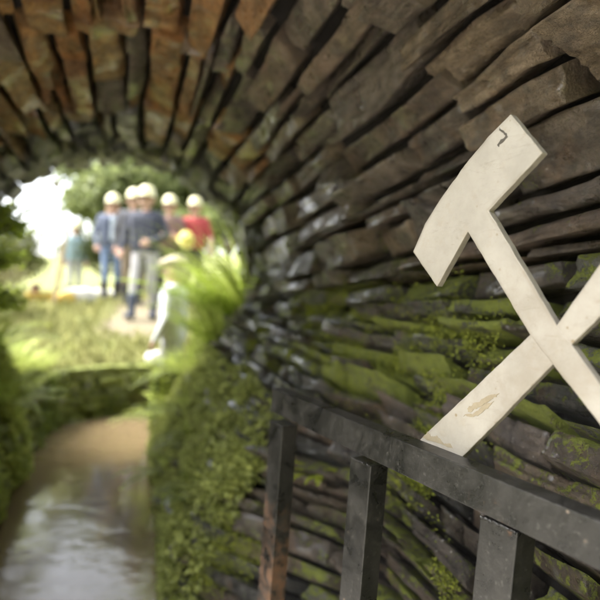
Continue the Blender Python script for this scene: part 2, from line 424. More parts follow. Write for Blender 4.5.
def join_rest(root, keep, name):
    # past 300 stones the ones that show smallest become one part
    def score(o):
        p = np.array(o.location)-CAM; z = p@fw; n = np.linalg.norm(p)
        vis = z > .2 and abs(p@rt2)/z < .56 and abs(p@up2)/z < .56
        b_ = np.array(o.bound_box); dg_ = np.sort(b_.max(0)-b_.min(0)); return dg_[2]*dg_[1]/n**2*(1 if vis else .02)
    ch = sorted(root.children, key=score, reverse=True)
    V, F, n = [], [], 0
    for o in ch[keep:]:
        me = o.data; k = len(me.vertices); c = np.zeros(k*3, np.float32); me.vertices.foreach_get('co', c)
        q = np.zeros(len(me.polygons)*4, np.int32); me.polygons.foreach_get('vertices', q)
        V.append(c.reshape(-1, 3)+np.array(o.location)); F.append(q.reshape(-1, 4)+n); n += k
        bpy.data.objects.remove(o); bpy.data.meshes.remove(me)
    if V:
        o = obj(name, mesh(name, np.concatenate(V), np.concatenate(F)), M_STONE, root); o.color = (.15, .145, .135, .5); o['kind'] = 'stuff'
join_rest(rwall, 299, 'small_stones')
for c in rwall.children: c.matrix_parent_inverse = Matrix.Translation(-Vector(rwall.location))
lwall = tag(empty('stone_wall', (-.9, 2.4, 0)), 'dark slate wall left of the water, grown over with ferns', 'wall')
n3 = lay(lwall, tun, (1.9, Y1), (S_L-.06, S_END-.1), lambda b: (.07, .15), lambda a, b: (.2, .55), .03,
    lambda a, b, r: pick(r, *GREY[:3], *BROWN), lambda a, b, r: .62+r.uniform(-.1, .1), proud=(-.02, .04), back=.16, seed=8, gap=(.004, .011), relief=.012)
fix_parent(lwall)
print('stones', n1, n2, n3)

# rubble core behind the facing stones: a ring with the tunnel bore through it, open to both ends
def core():
    n = 70; K = 16; sv = np.linspace(0, S_END, n); yf = yfront(sv)+.05; V = []; F = []
    for k in range(K):
        ya = yf+(Y1-.04-yf)*k/(K-1)
        V.append(tun(ya, sv, np.full(n, .11)))
        o = np.array(tun(ya, sv, np.full(n, .42)))
        o[:, 0] = np.where(sv < S_R, np.maximum(o[:, 0], 1.34), np.where(sv > S_L, np.minimum(o[:, 0], -1.58), o[:, 0])); o[0, 2] = o[-1, 2] = -.4
        V.append(o)
    V = np.concatenate(V)
    def I(k, lay_, i): return (2*k+lay_)*n+i
    for k in range(K-1):
        for i in range(n-1):
            F.append((I(k, 0, i), I(k, 0, i+1), I(k+1, 0, i+1), I(k+1, 0, i))); F.append((I(k, 1, i), I(k+1, 1, i), I(k+1, 1, i+1), I(k, 1, i+1)))
        F.append((I(k, 0, 0), I(k+1, 0, 0), I(k+1, 1, 0), I(k, 1, 0))); F.append((I(k, 0, n-1), I(k, 1, n-1), I(k+1, 1, n-1), I(k+1, 0, n-1)))
    for i in range(n-1):
        F.append((I(0, 0, i), I(0, 1, i), I(0, 1, i+1), I(0, 0, i+1))); F.append((I(K-1, 0, i), I(K-1, 0, i+1), I(K-1, 1, i+1), I(K-1, 1, i)))
    return V, F
cv, cf = core()
tag(obj('rubble_core', mesh('rubble_core', cv, cf), M_EARTH), kind='structure')
# earth behind the wing wall on the camera side
sl = np.linspace(0, S_R+.02, 14); v = []
for y in np.linspace(-1.15, Y0+.04, 4):
    v += list(tun(np.full(14, y), sl, np.full(14, .10)))
f = [(j*14+i, j*14+i+1, (j+1)*14+i+1, (j+1)*14+i) for j in range(3) for i in range(13)]
tag(obj('bank', mesh('bank', v, f), M_EARTH), kind='structure')

# ------------------------------------------------------------------ ground, water
LP = [(-.72, 4.70), (-.76, 5.1), (-.70, 5.45), (-.52, 5.85), (-.22, 6.08), (.2, 6.2), (.8, 6.3), (1.6, 6.36), (3.2, 6.4)]
RP = [(.19, 4.70), (.22, 5.1), (.30, 5.4), (.52, 5.62), (.9, 5.72), (1.6, 5.76), (3.2, 5.8)]
poly = np.array([(-.98, 4.4), (-1.0, 5.1), (-.93, 5.55), (-.68, 6.05), (-.3, 6.3), (.2, 6.42), (.8, 6.52), (1.6, 6.58), (3.4, 6.62), (7, 6.7), (7, 5.5), (3.4, 5.55), (1.6, 5.5), (.95, 5.46), (.65, 5.38), (.46, 5.2), (.42, 5.0), (.40, 4.4)])
def inpoly(x, y):
    c = np.zeros(x.shape, bool); n = len(poly)
    for i in range(n):
        (x1, y1), (x2, y2) = poly[i], poly[(i+1) % n]
        if y1 == y2: continue
        c ^= ((y1 > y) != (y2 > y)) & (x < (x2-x1)*(y-y1)/(y2-y1)+x1)
    return c
def yfx(x):
    t = np.arccos(np.clip((np.asarray(x, float)-XC)/1.2, -1, 1))/math.pi
    return yfront(S_R+t*(S_L-S_R))+.08
def gz(x, y):
    x = np.asarray(x, float); y = np.asarray(y, float)
    z = np.interp(y, [4.75, 6.3, 8.3, 10, 12, 20, 40, 90, 300], [.5, .47, .9, 1.13, 1.07, 1.2, 2.2, 6, 16])
    z = z+np.where(y < 9, np.clip((-1.0-x)*.45, 0, 1.2)*np.clip((9-y)/3, 0, 1), 0)
    z = z+np.where(x > .3, np.clip((x-.35)*.6, 0, 1.4)*np.clip((6.0-y)/.4, 0, 1), 0)
    z = z+np.clip((x-1.3)*.35, 0, 1.5)*np.clip((y-6.0)/1, 0, 1)
    z = z+.05*fbm(np.stack([x*.9, y*.9, x*0], -1), 3)+.4*np.clip((y-16)/30, 0, 1)*fbm(np.stack([x*.08, y*.08, x*0], -1), 2)
    top = 2.72+np.clip(np.abs(x)-1.5, 0, 6)*.12+.06*fbm(np.stack([x, y, x*0+5], -1), 3)
    mnd = (y < 4.73)
    z = np.where(mnd, top, z)
    # open yard added unseen to admit light, a bank behind the wing wall
    yard = .07+.02*fbm(np.stack([x, y, x*0+8], -1), 3)+np.clip(-6-x, 0, 40)*.06+np.clip(-1.7-y, 0, 3.2)*1.5+np.clip((x-.98)*4, 0, 1.36)+np.clip(x-1.6, 0, 5)*.3  # rear slope added behind the camera to keep sky off the gate
    z = np.where(y < yfx(x), yard, z)
    z = np.where(inpoly(x, y) & (y > 4.7), np.where((x > .18) & (y > 5.75), -.14, -.45), z)
    return z
def lines(segs):
    o = []
    for lo, hi, st in segs: o += list(np.arange(lo, hi-1e-6, st))
    return np.array(o+[segs[-1][1]])
gx = lines([(-150, -30, 15), (-30, -6, 2), (-6, -2.5, .35), (-2.5, 2.5, .07), (2.5, 6, .35), (6, 30, 2), (30, 150, 15)])
gy = lines([(-30, -6, 3), (-6, -2.6, .3), (-2.6, .3, .13), (.3, 2.3, .06), (2.3, 4.6, .36), (4.6, 4.8, .04), (4.8, 11, .075), (11, 20, .5), (20, 60, 4), (60, 300, 24)])
GX, GY = np.meshgrid(gx, gy, indexing='ij'); GZ = gz(GX, GY)
v = np.stack([GX, GY, GZ], -1).reshape(-1, 3); ny = len(gy)
idx = np.arange(len(v)).reshape(GX.shape)
fc = np.stack([idx[:-1, :-1], idx[1:, :-1], idx[1:, 1:], idx[:-1, 1:]], -1)
cx = .25*(GX[:-1, :-1]+GX[1:, :-1]+GX[1:, 1:]+GX[:-1, 1:]); cy = .25*(GY[:-1, :-1]+GY[1:, :-1]+GY[1:, 1:]+GY[:-1, 1:])
# the tunnel passes under the mound: no ground across its two mouths
zs = np.stack([GZ[:-1, :-1], GZ[1:, :-1], GZ[1:, 1:], GZ[:-1, 1:]], -1); zr = zs.max(-1)-zs.min(-1)
hole = (cx > -1.5) & (cx < 1.3) & (((cy > .30) & (cy < 2.3) & (zr > .9)) | ((cy > 4.62) & (cy < 4.80)))
fc = fc[~hole].reshape(-1, 4)   # (added light-bouncing gravel is a sheet of its own below)
gm = mesh('ground', v, fc, True)
px_, py_ = v[:, 0], v[:, 1]
dirt = np.clip(1-np.abs(px_-(.05+.10*(py_-7)))/(.95+.15*np.abs(py_-8.4)), 0, 1)*np.clip((py_-6.9)/.8, 0, 1)*np.clip((11.5-py_)/2, 0, 1)*1.1
at_ = gm.attributes.new('dirt', 'FLOAT', 'POINT'); at_.data.foreach_set('value', dirt.astype(np.float32))
tag(obj('ground', gm, M_GROUND), kind='structure')
yx, yy = lines([(-9, -2, .7), (-2, .96, .2)]), np.concatenate([lines([(-1.7, 1.7, .2)]), [1.8, 1.9, 2.0, 2.05, 2.06, 2.07]])
YX, YY = np.meshgrid(yx, yy, indexing='ij'); idx = np.arange(YX.size).reshape(YX.shape)
YZ = .085+.02*fbm(np.stack([YX, YY, YX*0+8], -1), 3)+np.clip(-6-YX, 0, 40)*.06; YZ[:, -1] = -.3
yf = np.stack([idx[:-1, :-1], idx[1:, :-1], idx[1:, 1:], idx[:-1, 1:]], -1)
ycx = .5*(YX[:-1, :-1]+YX[1:, 1:]); ycy = .5*(YY[:-1, :-1]+YY[1:, 1:])
yf = yf[~((ycx < -1.15) & (ycy > 1.88))].reshape(-1, 4)
M_BOUNCE_GRAVEL = flat('pale_bounce_gravel', (.50, .47, .42), .95, .25, 60, .8)
tag(obj('bounce_gravel', mesh('bounce_gravel', np.stack([YX, YY, YZ], -1).reshape(-1, 3), yf, True), M_BOUNCE_GRAVEL), kind='structure')  # unseen gravel added to bounce sun up onto the vault
wx = lines([(-1.5, 1.2, .3), (1.2, 6.4, 1.3)]); wy = lines([(1.9, 7, .51)])
WX, WY = np.meshgrid(wx, wy, indexing='ij'); idx = np.arange(WX.size).reshape(WX.shape)
wf = np.stack([idx[:-1, :-1], idx[1:, :-1], idx[1:, 1:], idx[:-1, 1:]], -1).reshape(-1, 4)
tag(obj('water', mesh('water', np.stack([WX, WY, WX*0], -1).reshape(-1, 3), wf), M_WATER), kind='structure')

def pathmap(path, lean=.06):
    p = np.array(path, float); t = np.concatenate([[0], np.cumsum(np.linalg.norm(np.diff(p, axis=0), axis=1))])
    tt = np.linspace(0, t[-1], 300); xs = sm(np.interp(tt, t, p[:, 0]))*1.0; ys = sm(np.interp(tt, t, p[:, 1]))
    dx, dy = np.gradient(xs), np.gradient(ys); l = np.hypot(dx, dy)+1e-9; nx, ny = -dy/l, dx/l
    def f(a, b, d):
        a = np.asarray(a, float); x = np.interp(a, tt, xs); y = np.interp(a, tt, ys); ax = np.interp(a, tt, nx); ay = np.interp(a, tt, ny)
        d = d+b*lean+.02*vnoise(np.stack([a*2, b*3, a*0], -1))
        return np.stack([x+ax*d, y+ay*d, b+.015*vnoise(np.stack([a*2, b*0, a*0+3], -1))], -1)
    return f, t[-1]
fL, lenL = pathmap(LP); fR, lenR = pathmap(RP[::-1])
bw = tag(empty('retaining_wall', (-.2, 6.1, 0)), 'low mossy stone wall where the channel bends, below the grass slope', 'wall')
lay(bw, fL, (0, lenL), (-.12, .50), lambda b: (.07, .14), lambda a, b: (.14, .34), .035, lambda a, b, r: pick(r, *GREY[:3], *BROWN[:2]), lambda a, b, r: .66+r.uniform(-.1, .1), seed=21, relief=.012)
fix_parent(bw)
bw2 = tag(empty('retaining_wall', (.5, 5.6, 0)), 'low stone wall under the tall ferns right of the channel', 'wall')
lay(bw2, fR, (0, lenR), (-.12, .56), lambda b: (.07, .14), lambda a, b: (.14, .34), .035, lambda a, b, r: pick(r, *GREY[:3], *BROWN[:2]), lambda a, b, r: .66+r.uniform(-.1, .1), seed=22, relief=.012)
fix_parent(bw2)

# ------------------------------------------------------------------ leaves and plants
def leaf_cloud(name, P, Dn, size, cols, mat, fold=.25, ratio=.5, seed=0):
    """P base points, Dn pointing direction per leaf, one folded rhomb each"""
    r = np.random.default_rng(seed); n = len(P)
    Dn = Dn/(np.linalg.norm(Dn, axis=1, keepdims=True)+1e-9)
    q = r.normal(size=(n, 3)); sd_ = np.cross(Dn, q); sd_ /= np.linalg.norm(sd_, axis=1, keepdims=True)+1e-9
    nn = np.cross(sd_, Dn); s = np.asarray(size).reshape(-1, 1)*np.ones((n, 1))
    base = P; tip = P+Dn*s-nn*s*.12; mid = P+Dn*s*.45
    l = mid+sd_*s*ratio*.5+nn*s*fold*.5; rr = mid-sd_*s*ratio*.5+nn*s*fold*.5
    V = np.stack([base, l, tip, rr], 1).reshape(-1, 3)
    i = np.arange(n)*4
    F = np.concatenate([np.stack([i, i+2, i+1], 1), np.stack([i, i+3, i+2], 1)])
    me = mesh(name, V, F); colattr(me, np.repeat(cols, 4, 0)); me.materials.append(mat)
    return me
def greens(n, a, b, r, dark=.35):
    t = r.random((n, 1)); c = np.array(a)*(1-t)+np.array(b)*t
    return c*(1-dark*r.random((n, 1)))

def wall_leaves(name, f, arange, brange, n, dens, size, cola, colb, mat, label, cat, seed, down=.5, off=.03, ratio=.6):
    r = np.random.default_rng(seed)
    a = r.uniform(*arange, n*3); b = r.uniform(*brange, n*3)
    k = dens(a, b) > r.random(n*3); a, b = a[k][:n], b[k][:n]; n = len(a)
    p = f(a, b, np.zeros(n)-r.uniform(-.01, off, n)); p2 = f(a, b, np.zeros(n)-.2)
    nr = p2-p; nr /= np.linalg.norm(nr, axis=1, keepdims=True)
    d = nr*r.uniform(.2, 1, (n, 1))+r.normal(size=(n, 3))*.6+np.array([0, 0, -down])
    sz = r.uniform(size[0], size[1], n)
    me = leaf_cloud(name, p, d, sz, greens(n, cola, colb, r), mat, ratio=ratio, seed=seed)
    o = obj(name, me); tag(o, label, cat, kind='stuff'); return o
def dn(scale, thr, sd=0):
    return lambda a, b: np.clip((fbm(np.stack([a*scale, b*scale, a*0+sd], -1), 3)+.5-thr)*4, 0, 1)
sR = S_R
wall_leaves('creeping_plants', tun, (2.15, 4.72), (.26, 1.22), 60000, lambda a, b: np.maximum(.08, dn(4.6, .47, 1)(a, b))*np.clip((1.28-b)/.3, 0, 1), (.008, .040), (.28, .31, .10), (.66, .70, .25), M_LEAF,
            'small creeping leaves and moss covering the lower right wall', 'plants', 41, .5, .04)
def moss_d(a, b):
    z = np.interp(b, fine, fz2); base = dn(3.4, .60, 6)(a, b)**1.5
    patch = np.exp(-((a-1.85)/.55)**2-((z-1.18)/.16)**2)
    return np.clip(base*.6+patch*np.clip(.35+1.6*fbm(np.stack([a*8, b*8, a*0+2], -1), 3), 0, 1), 0, 1)*np.clip((1.42-z)/.15, 0, 1)*np.where(a < 1.1, .55, 1)
wall_leaves('moss_tufts', tun, (1.15, 3.7), (.35, sR+.28), 110000, moss_d, (.004, .012), (.18, .21, .03), (.50, .54, .09), M_MOSS,
            'yellow-green moss patches on the slate courses of the right wall', 'moss', 43, .05, .012, .4)
wall_leaves('creeping_plants', tun, (2.6, 4.72), (S_L+.02, S_END-.28), 20000, dn(2.6, .2, 3), (.02, .06), (.36, .42, .09), (.72, .76, .26), M_LEAF,
            'leafy creepers hanging over the left channel wall', 'plants', 44, .6, .06)
wall_leaves('creeping_plants', fL, (0, lenL), (.02, .52), 2400, dn(2.6, .52, 5), (.02, .05), (.09, .12, .03), (.32, .38, .07), M_LEAF,
            'dark green leaves growing over the low wall at the channel bend', 'plants', 45, .5, .06)
wall_leaves('creeping_plants', fR, (0, lenR), (.02, .60), 7000, dn(2.6, .3, 7), (.02, .05), (.12, .16, .04), (.34, .40, .08), M_LEAF,
            'creeping leaves on the low wall right of the channel', 'plants', 46, .5, .06)

def blades(n, base, h, spread, lean, cola, colb, seed, width=.012, segs=6, r0=.1):
    r = np.random.default_rng(seed); V = []; F = []; Cc = []
    for i in range(n):
        az = r.uniform(0, 2*math.pi); L = h*r.uniform(.55, 1.1); q = base+np.array([math.cos(az), math.sin(az), 0])*r.uniform(0, r0)
        d = np.array([math.cos(az)*spread, math.sin(az)*spread, 1.0])+np.array([lean[0], lean[1], 0])+r.normal(size=3)*.12
        d /= np.linalg.norm(d); sd_ = np.cross(d, [0, 0, 1.0]); sd_ = sd_/(np.linalg.norm(sd_)+1e-6)
        t = r.random(); col = (np.array(cola)*(1-t)+np.array(colb)*t)*r.uniform(.7, 1.1); w = width*r.uniform(.6, 1.3); k0 = len(V)
        g = r.uniform(.10, .26)
        for s in range(segs+1):
            u = s/segs; ww = w*(1-u**1.6)*(.55+.45*min(1, u*4))
            V.append(q-sd_*ww); V.append(q+sd_*ww); Cc += [col, col]
            d = d+np.array([d[0]*.5, d[1]*.5, -g*2.2])*(u+.15)*.45; d /= np.linalg.norm(d); q = q+d*L/segs
        for s in range(segs):
            a = k0+2*s; F.append((a, a+1, a+3, a+2))
    me = mesh('blades', V, np.array(F), True); colattr(me, np.array(Cc)); me.materials.append(M_LEAF)
    return me
def fronds(n, h, spread, lean, cola, colb, seed, pairs=22, lw=.11, tilt0=.9):
    r = np.random.default_rng(seed); V = []; F = []; Cc = []
    for i in range(n):
        az = 2*math.pi*(i+r.uniform(-.3, .3))/n; L = h*r.uniform(.65, 1.1); q = np.array([math.cos(az)*.03, math.sin(az)*.03, 0.0])
        d = np.array([math.cos(az)*spread+lean[0], math.sin(az)*spread+lean[1], tilt0])+r.normal(size=3)*.08; d /= np.linalg.norm(d)
        t = r.random(); col = (np.array(cola)*(1-t)+np.array(colb)*t)*r.uniform(.75, 1.1); g = r.uniform(.9, 1.6)/pairs
        sd_ = np.cross(d, [0, 0, 1.0]); sd_ /= np.linalg.norm(sd_)+1e-6
        for s in range(pairs):
            u = s/pairs; d2 = d+np.array([d[0]*.4, d[1]*.4, -1.0])*g*(.4+u); d2 /= np.linalg.norm(d2); q2 = q+d2*L/pairs
            up = np.cross(sd_, d2); k = len(V)
            V += [q-sd_*.003*(1-u), q+sd_*.003*(1-u), q2+sd_*.003*(1-u), q2-sd_*.003*(1-u)]; F.append((k, k+1, k+2, k+3)); Cc += [col*.6]*4
            if u > .12:
                ll = lw*L*2*math.sin(math.pi*min(1, (u-.05)*1.05))**.7*(1-.55*u)*r.uniform(.85, 1.1)
                for sg in (-1, 1):
                    dr = sd_*sg+d2*.45-up*r.uniform(-.05, .25); dr /= np.linalg.norm(dr); w = L/pairs*.55
                    k = len(V); V += [q, q+dr*ll*.45+d2*w*.7, q+dr*ll, q+dr*ll*.4-d2*w*.6]; F.append((k, k+1, k+2, k+3)); Cc += [col*r.uniform(.85, 1.15)]*4
            q, d = q2, d2
    me = mesh('fronds', V, np.array(F)); colattr(me, np.array(Cc)); me.materials.append(M_LEAF)
    return me
def plant(name, loc, parts, label, cat, group=None):
    e = empty(name, loc); tag(e, label, cat, group)
    for nm, me in parts: obj(nm, me, None, e)
    return e
def stemmed(n, h, spread, lean, cola, colb, seed, leaves=26, lsize=.06):
    """leafy stems: thin tubes plus leaves set along them"""
    r = np.random.default_rng(seed); V = []; F = []; P = []; D = []
    for i in range(n):
        az = r.uniform(0, 2*math.pi); L = h*r.uniform(.6, 1.1); q = np.array([r.normal()*.05, r.normal()*.05, 0.0])
        d = np.array([math.cos(az)*spread+lean[0], math.sin(az)*spread+lean[1], 1.0]); d /= np.linalg.norm(d)
        for s in range(6):
            d2 = d+r.normal(size=3)*.12+np.array([lean[0]*.1, lean[1]*.1, -.08]); d2 /= np.linalg.norm(d2); q2 = q+d2*L/6
            a = np.cross(d2, [1, 0, 0]); a /= np.linalg.norm(a)+1e-6; b = np.cross(d2, a); k = len(V); w = .005*(1-s/7)
            for c_, o_ in ((q, w), (q2, w*.85)):
                for z in range(3): V.append(c_+(a*math.cos(z*2.094)+b*math.sin(z*2.094))*o_)
            for z in range(3): F.append((k+z, k+(z+1) % 3, k+3+(z+1) % 3, k+3+z))
            for z in range(leaves//6):
                u = r.random(); P.append(q*(1-u)+q2*u); dd = r.normal(size=3); dd[2] *= .5; D.append(dd/np.linalg.norm(dd)+d2*.5)
            q, d = q2, d2
    P, D = np.array(P), np.array(D)
    lm = leaf_cloud('leaves', P, D, r.uniform(.6, 1.2, len(P))*lsize, greens(len(P), cola, colb, r), M_LEAF, seed=seed)
    st = mesh('stems', V, np.array(F))
    return [('leaves', lm), ('stems', st)]
G1, G2, G3 = (.16, .22, .035), (.34, .40, .08), (.10, .14, .03)
def gzf(x, y): return float(gz(np.array([x]), np.array([y]))[0])
tall = [((.76, 4.92), .85, 'tall arching grass clump leaning over the channel at the tunnel mouth', (-.12, -.05), 190),
        ((1.0, 4.98), 1.55, 'tallest grass clump against the right side of the tunnel mouth', (-.18, 0), 190),
        ((.98, 5.22), 1.25, 'tall grass clump in front of the person in white', (-.15, .05), 170),
        ((.47, 5.02), .42, 'low drooping grass clump at the water\'s right edge outside the tunnel', (-.55, -.1), 170),
        ((.56, 5.30), .32, 'drooping grass clump on the bank where the channel turns right', (-.35, 0), 150),
        ((.36, 4.86), .38, 'pale grass hanging down the right bank to the water', (-.8, -.2), 150),
        ((.44, 5.2), .34, 'small grass tuft hanging over the wall past the mouth', (-.8, -.1), 130),
        ((1.05, 5.32), 1.05, 'tall grass clump farthest back on the right bank', (-.2, 0), 150)]
for i, ((x, y), h, lab, lean, n) in enumerate(tall):
    me = blades(n, np.zeros(3), h, .45, lean, (.34, .42, .07), (.60, .66, .20), 60+i, .013, 7, .16)
    mb = fronds(14, h*.95, .6, lean, (.24, .34, .04), (.46, .56, .09), 80+i)
    plant('grass_clump', (x, y, gzf(x, y)-.02), [('blades', me), ('fern_fronds', mb)], lab, 'grass clump', 'tall green plants outside the right of the mouth')
for i, (x, y, h, lab, lean) in enumerate([(-.98, 4.82, .6, 'bright fern clump spilling over the left bank beside the tunnel mouth', (.55, -.25)), (-.92, 5.2, .5, 'bright grass clump spilling over the left channel wall', (.5, -.2)), (-1.10, 4.95, .65, 'drooping grass clump on the left bank just outside the tunnel', (.4, -.1)), (-1.0, 5.45, .5, 'grass clump on the left bank where the channel begins to bend', (.35, -.2)),
        (-.95, 5.85, .45, 'grass clump above the left end of the low mossy wall', (.2, -.3)), (-1.25, 5.3, .6, 'ferny grass clump farthest left on the bank', (.2, 0))]):
    me = blades(110, np.zeros(3), h, .6, lean, (.34, .40, .08), (.62, .66, .22), 100+i, .011, 6, .15)
    mb = fronds(7, h*.9, .6, lean, (.30, .40, .06), (.58, .66, .16), 110+i)
    plant('grass_clump', (x, y, gzf(x, y)-.02), [('blades', me), ('fern_fronds', mb)], lab, 'grass clump', 'grass clumps on the left bank')
# leafy plants on the left wall just inside the mouth
def on_wall(f, a, b): return f(np.array([a]), np.array([b]), np.array([-.02]))[0]
for i, (a, b, h, lab) in enumerate([(4.55, S_L-.42, .33, 'topmost leafy bush hanging from the left jamb of the tunnel mouth'), (4.5, S_L-.12, .36, 'leafy bush at mid height on the left jamb of the mouth'), (4.5, S_L+.18, .36, 'lowest leafy bush on the left jamb, above the hanging fern'), (4.45, S_L+.5, .6, 'fern hanging halfway down the left tunnel wall'),
        (4.1, S_L+.85, .5, 'fern tuft low on the left wall beside the water')]):
    p = on_wall(tun, a, b)
    if i < 3: pr = stemmed(46, h, .9, (.6, 0), (.26, .34, .04), (.60, .68, .12), 230+i, 42, .05)
    else: pr = [('fern_fronds', fronds(13, h, .7, (.6, 0), (.30, .38, .06), (.60, .66, .16), 130+i))]
    plant('hanging_plant', tuple(p), pr, lab, 'plant', 'plants on the left wall')
# small ferns on the right wall
for i, (a, b, h, lab, cA, cB) in enumerate([(1.915, 0.955, .13, 'bright yellow-green curled fern seen between the gate bars', (.42, .52, .02), (.5, .6, .03)),
        (2.6, .62, .18, 'small fern on the lower right wall near the water', (.16, .22, .03), (.3, .36, .05)),
        (3.3, .70, .22, 'fern tuft on the right wall below the mouth stones', (.16, .22, .03), (.3, .36, .06)),
        (3.9, .78, .34, 'drooping fern on the right wall below the mouth', (.28, .36, .06), (.52, .58, .14)), (4.45, .95, .5, 'large pale fern at the right jamb of the tunnel mouth', (.34, .42, .08), (.6, .66, .18)), (4.5, .55, .45, 'pale fern just above the water at the right jamb', (.34, .42, .08), (.6, .66, .18)), (3.5, .45, .3, 'fern fringe above the water on the right wall', (.28, .36, .06), (.52, .58, .14))]):
    p = on_wall(tun, a, b)
    plant('fern', tuple(p), [('frond', fronds(6 if i == 0 else 10, h, .8, (-.8, -.5 if i == 0 else 0), cA, cB, 150+i, 12, .13, .6))], lab, 'fern', 'ferns on the right wall')

# grass on the slope
r = np.random.default_rng(5)
gxr = r.uniform(-3, 3.2, 26000); gyr = 4.85+(r.random(26000)**1.3)*7.5
keep = ~inpoly(gxr, gyr)
dd = np.clip(1-np.abs(gxr-(.05+.10*(gyr-7)))/(.85+.12*np.abs(gyr-8.4)), 0, 1)*np.clip((gyr-6.9)/.8, 0, 1)*np.clip((11.5-gyr)/2, 0, 1)
keep &= r.random(26000) > dd*1.6
gxr, gyr = gxr[keep], gyr[keep]; P = np.stack([gxr, gyr, gz(gxr, gyr)-.01], -1)
D = np.stack([r.normal(size=len(P))*.35, r.normal(size=len(P))*.35, np.ones(len(P))], -1)
me = leaf_cloud('grass', P, D, r.uniform(.06, .17, len(P)), greens(len(P), (.30, .31, .10), (.56, .53, .26), r), M_LEAF, ratio=.12, seed=9)
tag(obj('grass', me), 'short bright grass on the slope beyond the channel', 'grass', kind='stuff')

# ------------------------------------------------------------------ trees and shrubs
def tube(V, F, p, q, r0, r1, k=7):
    d = q-p; d = d/(np.linalg.norm(d)+1e-9); a = np.cross(d, [.3, .9, .2]); a /= np.linalg.norm(a); b = np.cross(d, a); s = len(V)
    for c_, rr in ((p, r0), (q, r1)):
        for z in range(k):
            t = 2*math.pi*z/k; V.append(c_+(a*math.cos(t)+b*math.sin(t))*rr)
    for z in range(k): F.append((s+z, s+(z+1) % k, s+k+(z+1) % k, s+k+z))
def tree(loc, h, rx, label, seed, nleaf=9000, trunk_frac=.35, lsize=.11, cola=(.10, .14, .04), colb=(.26, .32, .09), name='leafy_tree', cat='tree'):
    r = np.random.default_rng(seed); e = empty(name, loc); tag(e, label, cat, 'trees and shrubs beyond the tunnel')
    V, F, tips = [], [], []
    def grow(p, d, L, rad, lvl):
        steps = 3
        for s in range(steps):
            d = d+r.normal(size=3)*.13; d /= np.linalg.norm(d); q = p+d*L/steps; tube(V, F, p, q, rad*(1-s*.2), rad*(1-(s+1)*.2)); p = q
            if lvl >= 2: tips.append(p)
        rad *= .45
        if lvl < 3:
            for k in range(4 if lvl else 7):
                az = r.uniform(0, 6.283); sp = r.uniform(.5, 1.1)
                nd = d*.7+np.array([math.cos(az)*sp, math.sin(az)*sp, r.uniform(.0, .5)]); nd /= np.linalg.norm(nd)
                grow(p-d*L*r.uniform(0, .3), nd, L*r.uniform(.55, .8), rad*r.uniform(.7, 1), lvl+1)
        else: tips.append(p)
    grow(np.zeros(3), np.array([0, 0, 1.0]), h*trunk_frac, h*.022, 0)
    V = np.array(V); T = np.array(tips); s = (h*.9)/max(T[:, 2].max(), .1); sx = rx/max(np.abs(T[:, :2]).max(), .1)
    V *= [sx, sx, s]; T = T*[sx, sx, s]
    obj('trunk', mesh('trunk', V, np.array(F)), M_BARK, e)
    ci = r.integers(0, len(T), nleaf); P = T[ci]+r.normal(size=(nleaf, 3))*rx*.11
    tone = r.uniform(.55, 1.15, len(T))[ci][:, None]
    obj('crown', leaf_cloud('crown', P, r.normal(size=(nleaf, 3))+[0, 0, -.2], r.uniform(.6, 1.3, nleaf)*lsize, greens(nleaf, cola, colb, r)*tone, M_LEAF, ratio=.6, seed=seed), None, e)
    return e
for i, (x, y, h, rx, lab, nl) in enumerate([
        (.45, 15.5, 4.6, 2.3, 'round pale green tree behind the group of people', 17000),
        (2.6, 14.0, 5.4, 2.4, 'green tree right of the person in red', 14000),
        (1.5, 20.0, 6.5, 3.2, 'taller tree farther back above the helmets', 14000),
        (-.35, 15.2, 3.3, 1.3, 'small pale tree behind the person in jeans', 12000)]):
    tree((x, y, gzf(x, y)-.05), h, rx, lab, 200+i, nl, .18, .19, (.20, .245, .10), (.46, .51, .23))
for x, y, h, rx, lab, sd_ in ((.1, 13.2, 2.0, 1.1, 'pale shrub directly behind the person in the navy jacket', 230), (1.1, 13.0, 2.2, 1.1, 'pale shrub behind the brown and red tops', 231), (1.75, 11.6, 2.6, .85, 'bright shrub beside the mouth, right of the person in red', 232)):
    tree((x, y, gzf(x, y)-.05), h, rx, lab, sd_, 9000, .2, .10, (.17, .22, .07), (.40, .45, .17), 'shrub', 'shrub')
tree((-1.95, 9.6, gzf(-1.95, 9.6)-.05), 1.35, .75, 'olive green shrub left of the leaning post', 220, 4500, .25, .06, (.14, .17, .05), (.34, .36, .12), 'shrub', 'shrub')
tree((-.75, 13.6, gzf(-.75, 13.6)-.05), 1.7, 1.0, 'low shrub between the post and the person in jeans', 221, 5000, .22, .08, (.09, .12, .035), (.22, .26, .09), 'shrub', 'shrub')
tree((-1.75, 7.9, gzf(-1.75, 7.9)-.05), .8, .6, 'small brownish bush on the left bank', 222, 3000, .22, .05, (.14, .13, .05), (.32, .30, .12), 'shrub', 'shrub')

